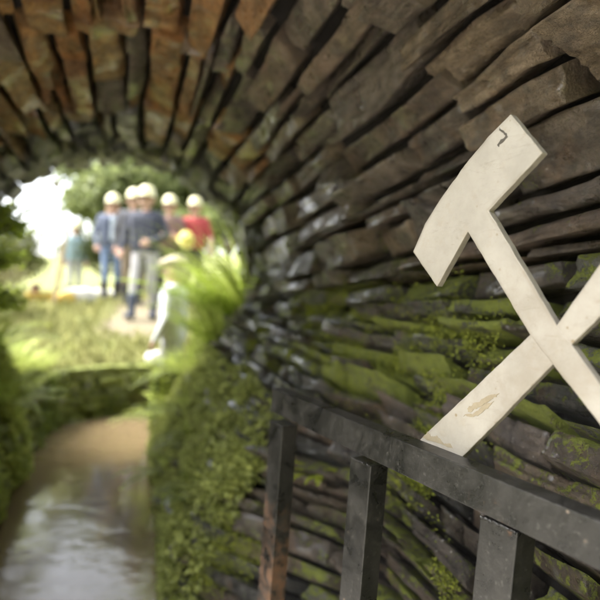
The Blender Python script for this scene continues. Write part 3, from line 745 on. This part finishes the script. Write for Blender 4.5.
# ------------------------------------------------------------------ gate
GA = np.array([.360, 1.456, 1.050]); GB = np.array([.582, .577, 1.023])
gh = np.array([-.245, .9695, 0.0]); gn = np.array([.9695, .245, 0.0])      # along the gate (away), and through it (to the wall)
TW = .062                                                             # tube size
def hexbox(c8, bev=.0018, cuts=0):
    bm = bmesh.new(); vs_ = [bm.verts.new(p) for p in c8]
    for q in ((0, 1, 2, 3), (7, 6, 5, 4), (0, 4, 5, 1), (1, 5, 6, 2), (2, 6, 7, 3), (3, 7, 4, 0)): bm.faces.new([vs_[i] for i in q])
    bmesh.ops.recalc_face_normals(bm, faces=bm.faces)
    bmesh.ops.bevel(bm, geom=list(bm.edges), offset=bev, segments=2, affect='EDGES', profile=.6)
    return bm
def gp(a, z, d): return GB+gh*a+np.array([0, 0, z])+gn*d
LEAN = math.tan(math.radians(4.2))
def gate_bar(name, a0, a1, z0, z1, d0, d1, lean=True, rust=None, slope=0.0):
    def q(a, z, d): return gp(a+(-z*LEAN if lean else 0), z+a*slope, d)
    c8 = [q(a0, z0, d0), q(a1, z0, d0), q(a1, z0, d1), q(a0, z0, d1), q(a0, z1, d0), q(a1, z1, d0), q(a1, z1, d1), q(a0, z1, d1)]
    bm = hexbox(c8)
    me = bpy.data.meshes.new(name)
    # slices along the length so that rust can vary
    dirv = Vector(c8[4])-Vector(c8[0]) if lean else Vector(c8[1])-Vector(c8[0])
    for t in np.linspace(.03, .97, 24):
        bmesh.ops.bisect_plane(bm, geom=bm.verts[:]+bm.edges[:]+bm.faces[:], plane_co=Vector(c8[0])+dirv*float(t), plane_no=dirv)
    bm.to_mesh(me); bm.free()
    vv = np.array([v.co[:] for v in me.vertices]); a = me.attributes.new('rust', 'FLOAT', 'POINT')
    a.data.foreach_set('value', np.array([rust(p) if rust else 0.0 for p in vv], np.float32))
    for p in me.polygons: p.use_smooth = False
    me.materials.append(M_GATE)
    return me
gate = tag(empty('iron_gate', tuple(gp(.45, -.98, .03))), 'open black iron gate of square tube standing along the right wall', 'gate')
inv = Matrix.Translation(-Vector(gate.location))
def gpart(nm, me, mat=None):
    o = obj(nm, me, mat, gate); o.matrix_parent_inverse = inv; return o
GL, GR = .907, -.34
def rust_rail(p):
    a = float((p-GB)@gh); z = float(p[2]-GB[2]); v = .10 if z < -.052 else .03
    for c_, w in ((.495, .045), (.175, .05), (.84, .03)):
        v += .40*math.exp(-((a-c_)/w)**2)*(1 if z < -.035 else .4)
    return v
sl = (GA[2]-GB[2])/.907
gpart('top_rail', gate_bar('top_rail', GR, GL, -TW, 0, 0, .040, False, rust_rail, sl))
def rust_bar(k):
    def fn(p):
        z = float(p[2]-GB[2])
        if k == 0: return min(.6, max(0, (-.04-z)*1.5))
        return .25*max(0, (-.5-z))+(.35 if z > -.075 else 0)
    return fn
for k, a in enumerate((.838, .468, .118, -.23)):
    bar_o = gpart('bar', gate_bar('bar', a, a+.070, -.94, -TW+.0003, .0004, .046, True, rust_bar(k), 0))
    V, F = [], []; rw = np.random.default_rng(400+k); nn = 26
    for j in range(nn):                                     # weld bead along the joint, a row of overlapping ripples
        u = j/(nn-1); rad = .0022*(1+.18*math.sin(j*2.1)+.12*rw.normal()); c_ = gp(a+.003+.066*u+.0045, -TW-.0005+.0008*rw.normal()+(a+.07*u)*sl*0, .0)
        for z in range(7): t_ = 6.28319*z/7; V.append(c_+np.array([0, 0, 1.0])*math.cos(t_)*rad+gn*math.sin(t_)*rad*.8)
    for j in range(nn-1):
        for z in range(7): F.append((j*7+z, j*7+(z+1) % 7, (j+1)*7+(z+1) % 7, (j+1)*7+z))
    wm = mesh('weld', V, np.array(F), True); wa = wm.attributes.new('rust', 'FLOAT', 'POINT'); wa.data.foreach_set('value', np.full(len(V), .22, np.float32))
    wo_ = obj('weld', wm, M_GATE, bar_o)
gpart('bottom_rail', gate_bar('bottom_rail', GR+.05, GL+.05, -.98, -.9405, 0, .05, False, lambda p: .5, 0))
# hinge side: a post let into the bank
gpart('hinge_post', gate_bar('hinge_post', GR-.075, GR-.012, -1.3, .06, -.005, .056, False, lambda p: .3, 0))

# ------------------------------------------------------------------ crossed hammers emblem on the top rail
emb = tag(empty('mining_emblem', tuple(gp(.09, .0, .03))), 'cream painted wooden crossed hammer and pick emblem standing on the gate', 'emblem')
einv = Matrix.Translation(-Vector(emb.location))
def board(name, outline, d0, d1, mat=M_CREAM):
    """outline in gate plane (a, z); front at d0, back at d1, slightly worn outline"""
    pts = []
    n = len(outline)
    for i in range(n):
        p, q = np.array(outline[i]), np.array(outline[(i+1) % n]); L = np.linalg.norm(q-p); k = max(1, int(L/.012))
        nrm = np.array([-(q-p)[1], (q-p)[0]])/max(L, 1e-6)
        for j in range(k):
            b = p+(q-p)*j/k
            if j: b = b+nrm*.0008*vnoise(np.array([b[0]*90, b[1]*90, 3.0]))
            pts.append(b)
    bm = bmesh.new(); fr = [bm.verts.new(gp(p[0], p[1], d0)) for p in pts]
    f = bm.faces.new(fr)
    ex = bmesh.ops.extrude_face_region(bm, geom=[f])
    for v_ in [g for g in ex['geom'] if isinstance(g, bmesh.types.BMVert)]: v_.co += Vector(gn*(d1-d0))
    bmesh.ops.recalc_face_normals(bm, faces=bm.faces)
    be = [e for e in bm.edges if len(e.link_faces) == 2 and e.calc_face_angle(0) > .9]
    bmesh.ops.bevel(bm, geom=be, offset=.0016, segments=2, affect='EDGES', profile=.5)
    bmesh.ops.triangulate(bm, faces=[f for f in bm.faces if len(f.verts) > 4])
    me = bpy.data.meshes.new(name); bm.to_mesh(me); bm.free()
    g3 = Vector(gn); vals = np.zeros(len(me.vertices), np.float32)
    me.materials.append(mat); me.materials.append(M_EDGE)
    inner_v = set()
    for p in me.polygons:
        c = Vector(p.normal)
        if abs(c.dot(g3)) < .6: p.material_index = 1
    o = obj(name, me, None, emb); o.matrix_parent_inverse = einv; return o
# handle that carries the visible head: from the head down to the lower right
# fixed to the back of the rail; both feet run down behind it
D0, D1 = .042, .056
hammer = [(.1975, .5832), (.1355, .5077), (.2349, .4304), (.1008, .2473), (.0323, .1707), (-.130, -.034), (-.055, -.040), (.0300, .1148), (.1048, .1877), (.1462, .2290),
          (.2793, .3987), (.3496, .3023), (.4186, .3707), (.3877, .4227), (.3502, .4638), (.2920, .5180), (.2429, .5563)]
board('hammer', hammer, D0, D1)
pick_h = [(.428, -.036), (.312, -.036), (.2608, .0180), (.1048, .1877), (.0360, .2624), (-.100, .400), (-.052, .452), (.0389, .3354), (.1008, .2473), (.1462, .2290), (.3668, .0228)]
board('pick_handle', pick_h, D0+.0005, D1-.001)
head_h = [(.1975, .5832), (.1355, .5077), (.2349, .4304), (.2793, .3987), (.3496, .3023), (.4186, .3707), (.3877, .4227), (.3502, .4638), (.2920, .5180), (.2429, .5563)]
board('pick_head', [(.130-p[0], p[1]+.01) for p in head_h][::-1], D0-.001, D1+.002)
# worn marks: a hooked scratch on the head and a bare patch on the foot
M_SCRATCH = flat('dark_scratch', (.07, .06, .05), .8)
def mark(name, pts, d, mat=None):
    fine_ = []
    for i in range(len(pts)):
        p, q = np.array(pts[i]), np.array(pts[(i+1) % len(pts)])
        for j in range(6):
            b_ = p+(q-p)*j/6; fine_.append(b_+.0022*np.array([vnoise(np.array([b_[0]*420, b_[1]*420, 1.])), vnoise(np.array([b_[0]*420, b_[1]*420, 7.]))]))
    pts = fine_
    v = [gp(p[0], p[1], d) for p in pts]+[gp(p[0], p[1], d+.0012) for p in pts]; n = len(pts)
    f = [(i, (i+1) % n, n+(i+1) % n, n+i) for i in range(n)]
    from mathutils.geometry import tessellate_polygon
    f += [tuple(t) for t in tessellate_polygon([[Vector((p[0], p[1], 0)) for p in pts]])]
    o = obj(name, mesh(name, v, f), mat or M_CHIP, emb); o.matrix_parent_inverse = einv; return o
mark('scratch', [(.2185, .5656), (.2019, .5519), (.2007, .5468), (.2191, .5344), (.2233, .5386), (.2050, .5492), (.2205, .5640)], D0-.0007, M_SCRATCH)
for q in ([(.2667, .0929), (.2515, .1027), (.2184, .1238), (.2003, .1285), (.2139, .1163), (.2426, .0975), (.2596, .0857)], [(.2728, .0778), (.2508, .0874), (.2260, .1074), (.2097, .1137), (.2255, .0975), (.2504, .0789)]):
    mark('paint_chip', q, D0-.0002)
mark('paint_chip', [(.372, .016), (.360, .030), (.350, .022), (.336, .028), (.320, .019), (.300, .022), (.296, .014)], D0-.0002)

# ------------------------------------------------------------------ people
M_SKIN = flat('skin', (.40, .24, .175), .6, .12); M_HAIR = flat('hair', (.09, .05, .03), .7, .4, 60)
M_EYE = flat('eye_dark', (.03, .02, .02), .3, .1)
cloth_cache = {}
def cloth(c):
    if c not in cloth_cache: cloth_cache[c] = flat('cloth_%d' % len(cloth_cache), c, .9, .22, 14, .5)
    return cloth_cache[c]
def capsule(V, F, p0, r0, p1, r1, k=10, sc_=(1, 1, 1)):
    p0, p1 = np.array(p0, float), np.array(p1, float); d = p1-p0; L = np.linalg.norm(d)
    d = d/L if L > 1e-6 else np.array([0, 0, 1.0])
    a = np.cross(d, [.21, .93, .3]); a /= np.linalg.norm(a); b = np.cross(d, a); s = len(V); rings = []
    for t in np.linspace(-90, 0, 4): rings.append((p0+d*r0*math.sin(math.radians(t)), r0*math.cos(math.radians(t))))
    for t in np.linspace(0, 90, 4): rings.append((p1+d*r1*math.sin(math.radians(t)), r1*math.cos(math.radians(t))))
    for c_, rr in rings:
        rr = max(rr, 1e-4)
        for z in range(k): V.append(c_+(a*math.cos(6.28319*z/k)+b*math.sin(6.28319*z/k))*rr)
    n = len(rings)
    for i in range(n-1):
        for z in range(k): F.append((s+i*k+z, s+i*k+(z+1) % k, s+(i+1)*k+(z+1) % k, s+(i+1)*k+z))
    F.append(tuple(s+z for z in range(k))[::-1]); F.append(tuple(s+(n-1)*k+z for z in range(k)))
HAT = {'pale': flat('helmet_pale_yellow', (.50, .47, .27), .35, .05), 'yellow': flat('helmet_yellow', (.50, .43, .10), .35, .05),
       'white': flat('helmet_white', (.5, .48, .38), .35, .05)}
def helmet_mesh():
    V, F = [], []; K = 28
    prof = [(0, .150), (.045, .146), (.085, .128), (.112, .098), (.126, .055), (.131, .010), (.133, -.012), (.150, -.018), (.150, -.024), (.126, -.022), (.122, .02), (.10, .09), (.0, .135)]
    for r_, z in prof:
        for k in range(K):
            t = 6.28319*k/K; rr = r_; zz = z
            if r_ > .14: rr = r_*(1+.22*max(0, -math.sin(t))**3); zz = z-.012*max(0, -math.sin(t))**3   # peak towards -y
            if .03 < r_ < .13 and abs(math.cos(t)) < .25: zz += .006                              # crown ridge
            V.append((rr*math.cos(t)*.92, rr*math.sin(t)*1.1, zz))
    for i in range(len(prof)-1):
        for k in range(K): F.append((i*K+k, i*K+(k+1) % K, (i+1)*K+(k+1) % K, (i+1)*K+k))
    return mesh('hard_hat', V, np.array(F), True)
HM = helmet_mesh()
def cap_mesh():
    V, F = [], []; K = 24
    prof = [(0, .105), (.06, .10), (.105, .08), (.135, .045), (.138, .02), (.12, .0), (.115, -.01), (.0, .06)]
    for r_, z in prof:
        for k in range(K):
            t = 6.28319*k/K; fr = max(0, -math.sin(t))
            V.append((r_*math.cos(t), r_*math.sin(t)*(1.08+.22*fr*(z < .06)), z-.02*fr))
    for i in range(len(prof)-1):
        for k in range(K): F.append((i*K+k, i*K+(k+1) % K, (i+1)*K+(k+1) % K, (i+1)*K+k))
    return mesh('flat_cap', V, np.array(F), True)
def person(loc, rz, H, label, top, legs, boots, hat='pale', arms=None, shirt=None, pose='stand', sleeve='long', stance=None, hairlong=False, hair=(.09, .05, .03)):
    """local frame: faces -y, x to its left-hand picture right"""
    k = H/1.75; S = []     # (p0, r0, p1, r1, tag)
    def c(p0, r0, p1, r1, tg): S.append((np.array(p0, float)*k, r0*k, np.array(p1, float)*k, r1*k, tg))
    if pose == 'stand':
        st = stance or {}
        for s in (-1, 1):
            ax, ay = st.get(s, (.10, 0.0)); hip = (.095*s, 0, .90); kn = ((.095+ax)/2*s+.0*s, ay*.5-.03, .49); an = (ax*s, ay, .09)
            c(hip, .092, kn, .062, 'legs'); c(kn, .060, an, .043, 'legs'); c((an[0], an[1], .30), .058, (an[0], an[1], .10), .05, 'boots')
            c((an[0], an[1]+.04, .045), .042, (an[0]+.02*s, an[1]-.15, .04), .038, 'boots')
        c((-.075, 0, .93), .105, (.075, 0, .93), .105, 'legs')
        tz, ty = 0.0, 0.0
        def T(x, y, z): return (x, y, z)
    else:   # squatting, leaning forward
        for s in (-1, 1):
            hip = (.09*s, .16, .40); kn = (.17*s, -.26, .47); an = (.13*s, .02, .09)
            c(hip, .10, kn, .066, 'legs'); c(kn, .062, an, .045, 'legs'); c((.13*s, .05, .045), .042, (.15*s, -.14, .04), .038, 'boots')
        c((-.075, .17, .41), .11, (.075, .17, .41), .11, 'legs')
        ang = math.radians(12)
        def T(x, y, z):
            zz = z-.93; return (x, .17+y*math.cos(ang)-zz*math.sin(ang), .41+zz*math.cos(ang)+y*math.sin(ang)*-1)
    c(T(-.055, 0, 1.05), .108, T(.055, 0, 1.05), .108, 'top'); c(T(-.075, 0, 1.18), .115, T(.075, 0, 1.18), .115, 'top')
    c(T(-.10, 0, 1.33), .118, T(.10, 0, 1.33), .118, 'top'); c(T(-.15, .01, 1.42), .075, T(.15, .01, 1.42), .075, 'top')
    c(T(0, 0, 1.10), .12, T(0, 0, 1.36), .125, 'top'); c(T(-.07, 0, .97), .112, T(.07, 0, .97), .112, 'top')
    for q_ in (-.085, -.03, .03, .085): c(T(q_, 0, .96), .113, T(q_*1.25, 0, 1.36), .121, 'top')
    if shirt: c(T(0, -.085, 1.06), .06, T(0, -.08, 1.40), .058, 'shirt')
    c(T(0, .01, 1.42), .062, T(0, -.005, 1.54), .055, 'skin')
    c(T(0, -.005, 1.66), .098, T(0, -.015, 1.615), .088, 'skin'); c(T(0, -.03, 1.60), .07, T(0, -.045, 1.555), .05, 'skin')
    c(T(0, .02, 1.67), .103, T(0, .05, 1.64), .09, 'hair')
    if hairlong: c(T(-.05, .05, 1.6), .06, T(-.07, .03, 1.40), .04, 'hair'); c(T(.05, .05, 1.6), .06, T(.07, .03, 1.40), .04, 'hair')
    c(T(0, -.105, 1.63), .013, T(0, -.122, 1.605), .017, 'skin')
    for s in (-1, 1):
        c(T(.098*s, 0, 1.635), .02, T(.10*s, .005, 1.605), .016, 'skin'); c(T(.035*s, -.096, 1.645), .012, T(.036*s, -.097, 1.645), .012, 'eye')
    c(T(-.022, -.109, 1.565), .005, T(.022, -.109, 1.565), .005, 'eye')
    arms = arms or {}
    for s in (-1, 1):
        el, ha = arms.get(s, ((.255*s, .03, 1.13), (.25*s, -.06, .90)))
        if pose != 'stand': el, ha = T(*el), T(*ha)
        sh = T(.185*s, .01, 1.42); el = np.array(el); ha = np.array(ha)
        c(sh, .066, el, .05, 'top'); c(el, .047, ha, .034, 'top' if sleeve == 'long' else 'skin')
        d = (ha-el)/np.linalg.norm(ha-el); pc = ha+d*.05
        sx = np.cross(d, [0, 1, 0.2]); sx /= np.linalg.norm(sx)+1e-6; nz = np.cross(sx, d)
        c(ha+d*.015-sx*.018, .024, pc-sx*.022, .021, 'skin'); c(ha+d*.015+sx*.018, .024, pc+sx*.022, .021, 'skin')
        for j, (o_, L) in enumerate(((-.033, .060), (-.011, .072), (.011, .068), (.033, .052))):
            b0 = pc+sx*o_+d*.012; b1 = b0+d*L*.5+nz*.006; b2 = b1+d*L*.45+nz*.022
            c(b0, .0105, b1, .0100, 'skin'); c(b1, .0100, b2, .0085, 'skin')
        th0 = ha+d*.02-sx*.03; c(th0, .014, th0+d*.03-sx*.028+nz*.01, .0115, 'skin'); c(th0+d*.03-sx*.028+nz*.01, .0115, th0+d*.055-sx*.034+nz*.025, .0095, 'skin')
    V, F = [], []
    for p0, r0, p1, r1, tg in S: capsule(V, F, p0, r0, p1, r1)
    tmp = bpy.data.objects.new('tmp_body', mesh('tmp', V, F)); COL.objects.link(tmp)
    rm = tmp.modifiers.new('r', 'REMESH'); rm.mode = 'VOXEL'; rm.voxel_size = .0095*k; rm.use_smooth_shade = True
    sm_ = tmp.modifiers.new('s', 'SMOOTH'); sm_.iterations = 3; sm_.factor = .4
    dg = bpy.context.evaluated_depsgraph_get(); me = bpy.data.meshes.new_from_object(tmp.evaluated_get(dg))
    bpy.data.objects.remove(tmp)
    me.name = 'body'; me.materials.clear(); tags = ['skin', 'hair', 'eye', 'top', 'legs', 'boots', 'shirt']
    mats = [M_SKIN, cloth(hair), M_EYE, cloth(top), cloth(legs), cloth(boots), cloth(shirt or (.6, .6, .6))]
    for m_ in mats: me.materials.append(m_)
    n = len(me.polygons); C_ = np.zeros(n*3, np.float32); me.polygons.foreach_get('center', C_); C_ = C_.reshape(-1, 3)
    best = np.full(n, 1e9); mi = np.zeros(n, np.int32)
    for p0, r0, p1, r1, tg in S:
        d = p1-p0; t = np.clip(((C_-p0)@d)/max(d@d, 1e-9), 0, 1); ds = np.linalg.norm(C_-(p0+t[:, None]*d), axis=1)-(r0+(r1-r0)*t)
        ds = ds-{'boots': .012, 'eye': .004, 'shirt': .004, 'hair': 0.0}.get(tg, 0)
        b = ds < best; best[b] = ds[b]; mi[b] = tags.index(tg)
    me.polygons.foreach_set('material_index', mi)
    # cloth folds
    vco = np.zeros(len(me.vertices)*3, np.float32); me.vertices.foreach_get('co', vco); vco = vco.reshape(-1, 3)
    e = empty('person', loc, rz); tag(e, label, 'person', 'visitors outside the tunnel')
    obj('body', me, None, e)
    hp = np.array(T(0, .0, 1.70))*k
    if hat == 'cap':
        h = obj('flat_cap', cap_mesh(), cloth((.36, .31, .23)), e, tuple(hp-np.array([0, 0, .01])))
    elif hat:
        h = bpy.data.objects.new('hard_hat', HM.copy()); COL.objects.link(h); h.parent = e; h.location = hp+np.array([0, 0, -.005]); h.data.materials.append(HAT[hat]); h.rotation_euler = (math.radians(-6), 0, 0)
    return e
def stand(x, y): return (x, y, gzf(x, y))
person(stand(-.40, 10.0), math.radians(10), 1.70, 'person in open grey-blue jacket, light shirt, jeans and dark boots', (.09, .105, .15), (.15, .21, .33), (.02, .02, .025), 'pale',
       {-1: ((-.28, .04, 1.14), (-.25, -.10, .93)), 1: ((.28, .04, 1.14), (.24, -.12, .94))}, (.36, .41, .46), hairlong=True, hair=(.35, .22, .12))
person(stand(.12, 8.3), math.radians(-22), 1.80, 'person in dark navy jacket and light grey trousers standing foremost in the group', (.030, .033, .048), (.30, .29, .295), (.05, .06, .09), 'pale',
       {-1: ((-.30, .02, 1.16), (-.30, -.10, .94)), 1: ((.30, .03, 1.16), (.14, -.22, 1.04))}, None, stance={-1: (.10, -.16), 1: (.10, .12)})
person(stand(-.06, 9.6), math.radians(8), 1.80, 'person almost hidden behind the one in the navy jacket, only helmet showing clearly', (.06, .06, .07), (.16, .12, .08), (.03, .03, .03), 'pale')
person(stand(.53, 9.9), math.radians(-5), 1.74, 'person in brown top with bare forearms folded, dark trousers', (.14, .085, .075), (.018, .018, .022), (.02, .02, .02), 'pale',
       {-1: ((-.27, -.02, 1.12), (-.02, -.20, 1.13)), 1: ((.27, -.02, 1.12), (.03, -.22, 1.09))}, None, sleeve='short')
person(stand(.97, 10.0), math.radians(-14), 1.74, 'person in red shirt on the right of the group', (.26, .035, .035), (.02, .02, .024), (.02, .02, .02), 'pale',
       {-1: ((-.27, -.04, 1.15), (-.13, -.24, 1.08)), 1: ((.29, .0, 1.14), (.31, -.10, .92))}, None, sleeve='short')
hh = bpy.data.objects.new('hard_hat', HM.copy()); COL.objects.link(hh); hh.data.materials.append(HAT['yellow'])
hh.location = (.79, 9.66, gzf(.97, 10)+1.03); hh.rotation_euler = (math.radians(35), math.radians(10), .3); hh.scale = (1.05, 1.05, 1.05)
tag(hh, 'yellow hard hat held in front of the red shirt', 'hard hat')
person((.40, 6.05, -.14), math.radians(-112), 1.78, 'person in white jacket and beige flat cap standing in the channel bend', (.55, .57, .59), (.40, .41, .43), (.05, .05, .05), 'cap',
       {-1: ((-.25, .01, 1.14), (-.22, -.08, .90)), 1: ((.25, .01, 1.14), (.21, -.12, .91))}, None, hair=(.3, .27, .24))
person(stand(-1.26, 12.9), math.radians(25), 1.58, 'person in light blue jacket partly hidden behind the leaning post', (.24, .32, .35), (.30, .30, .31), (.1, .1, .1), 'pale')

# ------------------------------------------------------------------ post, sacks, crate, leaf
def wobtube(name, pts, rad, mat, k=10, seed=0):
    r = np.random.default_rng(seed); V, F = [], []; P = np.array(pts, float); n = 14
    t = np.linspace(0, 1, n); tt = np.linspace(0, 1, len(P)); C_ = np.stack([np.interp(t, tt, P[:, i]) for i in range(3)], 1)
    d = C_[-1]-C_[0]; d /= np.linalg.norm(d); a = np.cross(d, [.3, .8, .1]); a /= np.linalg.norm(a); b = np.cross(d, a)
    for i in range(n):
        w = a*r.normal()*rad*.12+b*r.normal()*rad*.12
        for z in range(k):
            q = 6.28319*z/k; V.append(C_[i]+w+(a*math.cos(q)+b*math.sin(q))*rad*(1+.08*r.normal())*(1-.2*t[i]))
    for i in range(n-1):
        for z in range(k): F.append((i*k+z, i*k+(z+1) % k, (i+1)*k+(z+1) % k, (i+1)*k+z))
    F.append(tuple(range(k))[::-1]); F.append(tuple((n-1)*k+z for z in range(k)))
    return mesh(name, V, F, False), mat
M_POST = flat('weathered_post', (.34, .26, .15), .85, .35, 30, .5); M_DARKW = flat('dark_wood', (.10, .085, .08), .8, .3, 30, .5)
pb = np.array([-1.17, 9.0, gzf(-1.17, 9.0)-.1])
post = tag(empty('wooden_post', tuple(pb)), 'leaning brown wooden post with a dark brace, left of the people', 'post')
me, m_ = wobtube('pole', [(0, 0, 0), (.18, 0, 1.25)], .035, M_POST, seed=1); obj('pole', me, m_, post)
me, m_ = wobtube('brace', [(.17, -.02, 1.2), (-.18, -.02, 1.44)], .024, M_DARKW, seed=2); obj('brace', me, m_, post)
def sack(name, loc, sx, sy, sz, mat, rz, seed):
    bm = bmesh.new(); bmesh.ops.create_cube(bm, size=1); bmesh.ops.subdivide_edges(bm, edges=bm.edges[:], cuts=7, use_grid_fill=True)
    for v in bm.verts:
        p = np.array(v.co); q = p*2; l = np.linalg.norm(q); e_ = np.max(np.abs(q)); s = .55*e_/max(l, 1e-6)+.45
        p = p*s*np.array([sx, sy, sz])*1.15; pin = 1-.35*max(0, abs(q[0])-.7)/.3
        p[2] *= pin
        p += .02*np.array([vnoise(p*9+seed), vnoise(p*9+seed+5), vnoise(p*12+seed+9)])
        v.co = p+np.array([0, 0, sz*.46])
    me = bpy.data.meshes.new(name); bm.to_mesh(me); bm.free(); me.polygons.foreach_set('use_smooth', [True]*len(me.polygons))
    o = obj(name, me, mat); o.location = loc; o.rotation_euler = (0, 0, rz); return o
M_WSACK = flat('white_sack', (.45, .44, .40), .8, .08, 20, .5); M_YSACK = flat('yellow_tarp', (.42, .29, .045), .6, .15, 10, .4)
def s_at(x, y): return (x, y, gzf(x, y)-.02)
tag(sack('sack', s_at(-.84, 9.5), .46, .3, .26, M_WSACK, .2, 1), 'white sack on the grass between the post and the person in jeans', 'sack')
tag(sack('sack', s_at(-.55, 10.4), .42, .3, .2, M_WSACK, -.2, 3), 'pale sack just left of the boots of the person in jeans', 'sack')
tag(sack('bag', (.24, 6.36, .47), .17, .14, .16, M_WSACK, .5, 7), 'small white bag on the low wall beside the person in the flat cap', 'bag')
tag(sack('folded_tarp', s_at(-1.02, 9.25), .24, .3, .22, M_YSACK, .4, 2), 'folded yellow tarp right of the leaning post', 'tarp')
# yellow crate left of the post
def crate(loc, rz):
    e = empty('plastic_crate', loc, rz); tag(e, 'yellow plastic crate on the grass left of the leaning post', 'crate')
    w, d, h, t = .36, .26, .2, .012
    def bxm(nm, c, s):
        bm = bmesh.new(); bmesh.ops.create_cube(bm, size=1)
        for v in bm.verts: v.co = Vector((c[0]+v.co.x*s[0], c[1]+v.co.y*s[1], c[2]+v.co.z*s[2]))
        bmesh.ops.bevel(bm, geom=bm.edges[:], offset=.003, segments=1, affect='EDGES'); me = bpy.data.meshes.new(nm); bm.to_mesh(me); bm.free(); obj(nm, me, M_YSACK, e)
    bxm('base', (0, 0, .01), (w, d, .018))
    for s in (-1, 1):
        for z in (.05, .115, .178): bxm('slat', (0, s*(d/2-t/2), z), (w-.03, t, .042)); bxm('slat', (s*(w/2-t/2), 0, z), (t, d-.03, .042))
        for s2 in (-1, 1): bxm('corner_post', (s*(w/2-.012), s2*(d/2-.012), .11), (.028, .028, .18))
crate(s_at(-1.36, 9.15), .3)
me, m_ = wobtube('stump', [(0, 0, -.05), (.03, 0, .33)], .075, flat('rotten_wood', (.12, .065, .035), .9, .4, 20, .6), seed=4)
tag(obj('tree_stump', me, m_, None, s_at(-1.44, 9.1)), 'dark brown stump behind the yellow crate', 'stump')
# dry leaf hanging from the left of the mouth
V = [(0, 0, 0), (.018, .004, -.014), (.022, 0, -.034), (.006, -.006, -.062), (-.016, 0, -.038), (-.016, .005, -.014), (.001, .008, -.03)]
F = [(0, 1, 6), (1, 2, 6), (2, 3, 6), (3, 4, 6), (4, 5, 6), (5, 0, 6)]
dl = empty('dry_leaf', (-.615, 4.70, 2.12)); tag(dl, 'single dry orange leaf hanging at the left of the tunnel mouth', 'leaf')
obj('blade', mesh('blade', V, F), flat('dry_leaf_orange', (.55, .26, .05), .7, .3, 80), dl)
me, m_ = wobtube('stalk', [(0, 0, -.002), (-.012, .0, .06), (-.02, -.02, .12)], .0018, M_DARKW, 5, 6); obj('stalk', me, m_, dl)
bpy.context.view_layer.update()
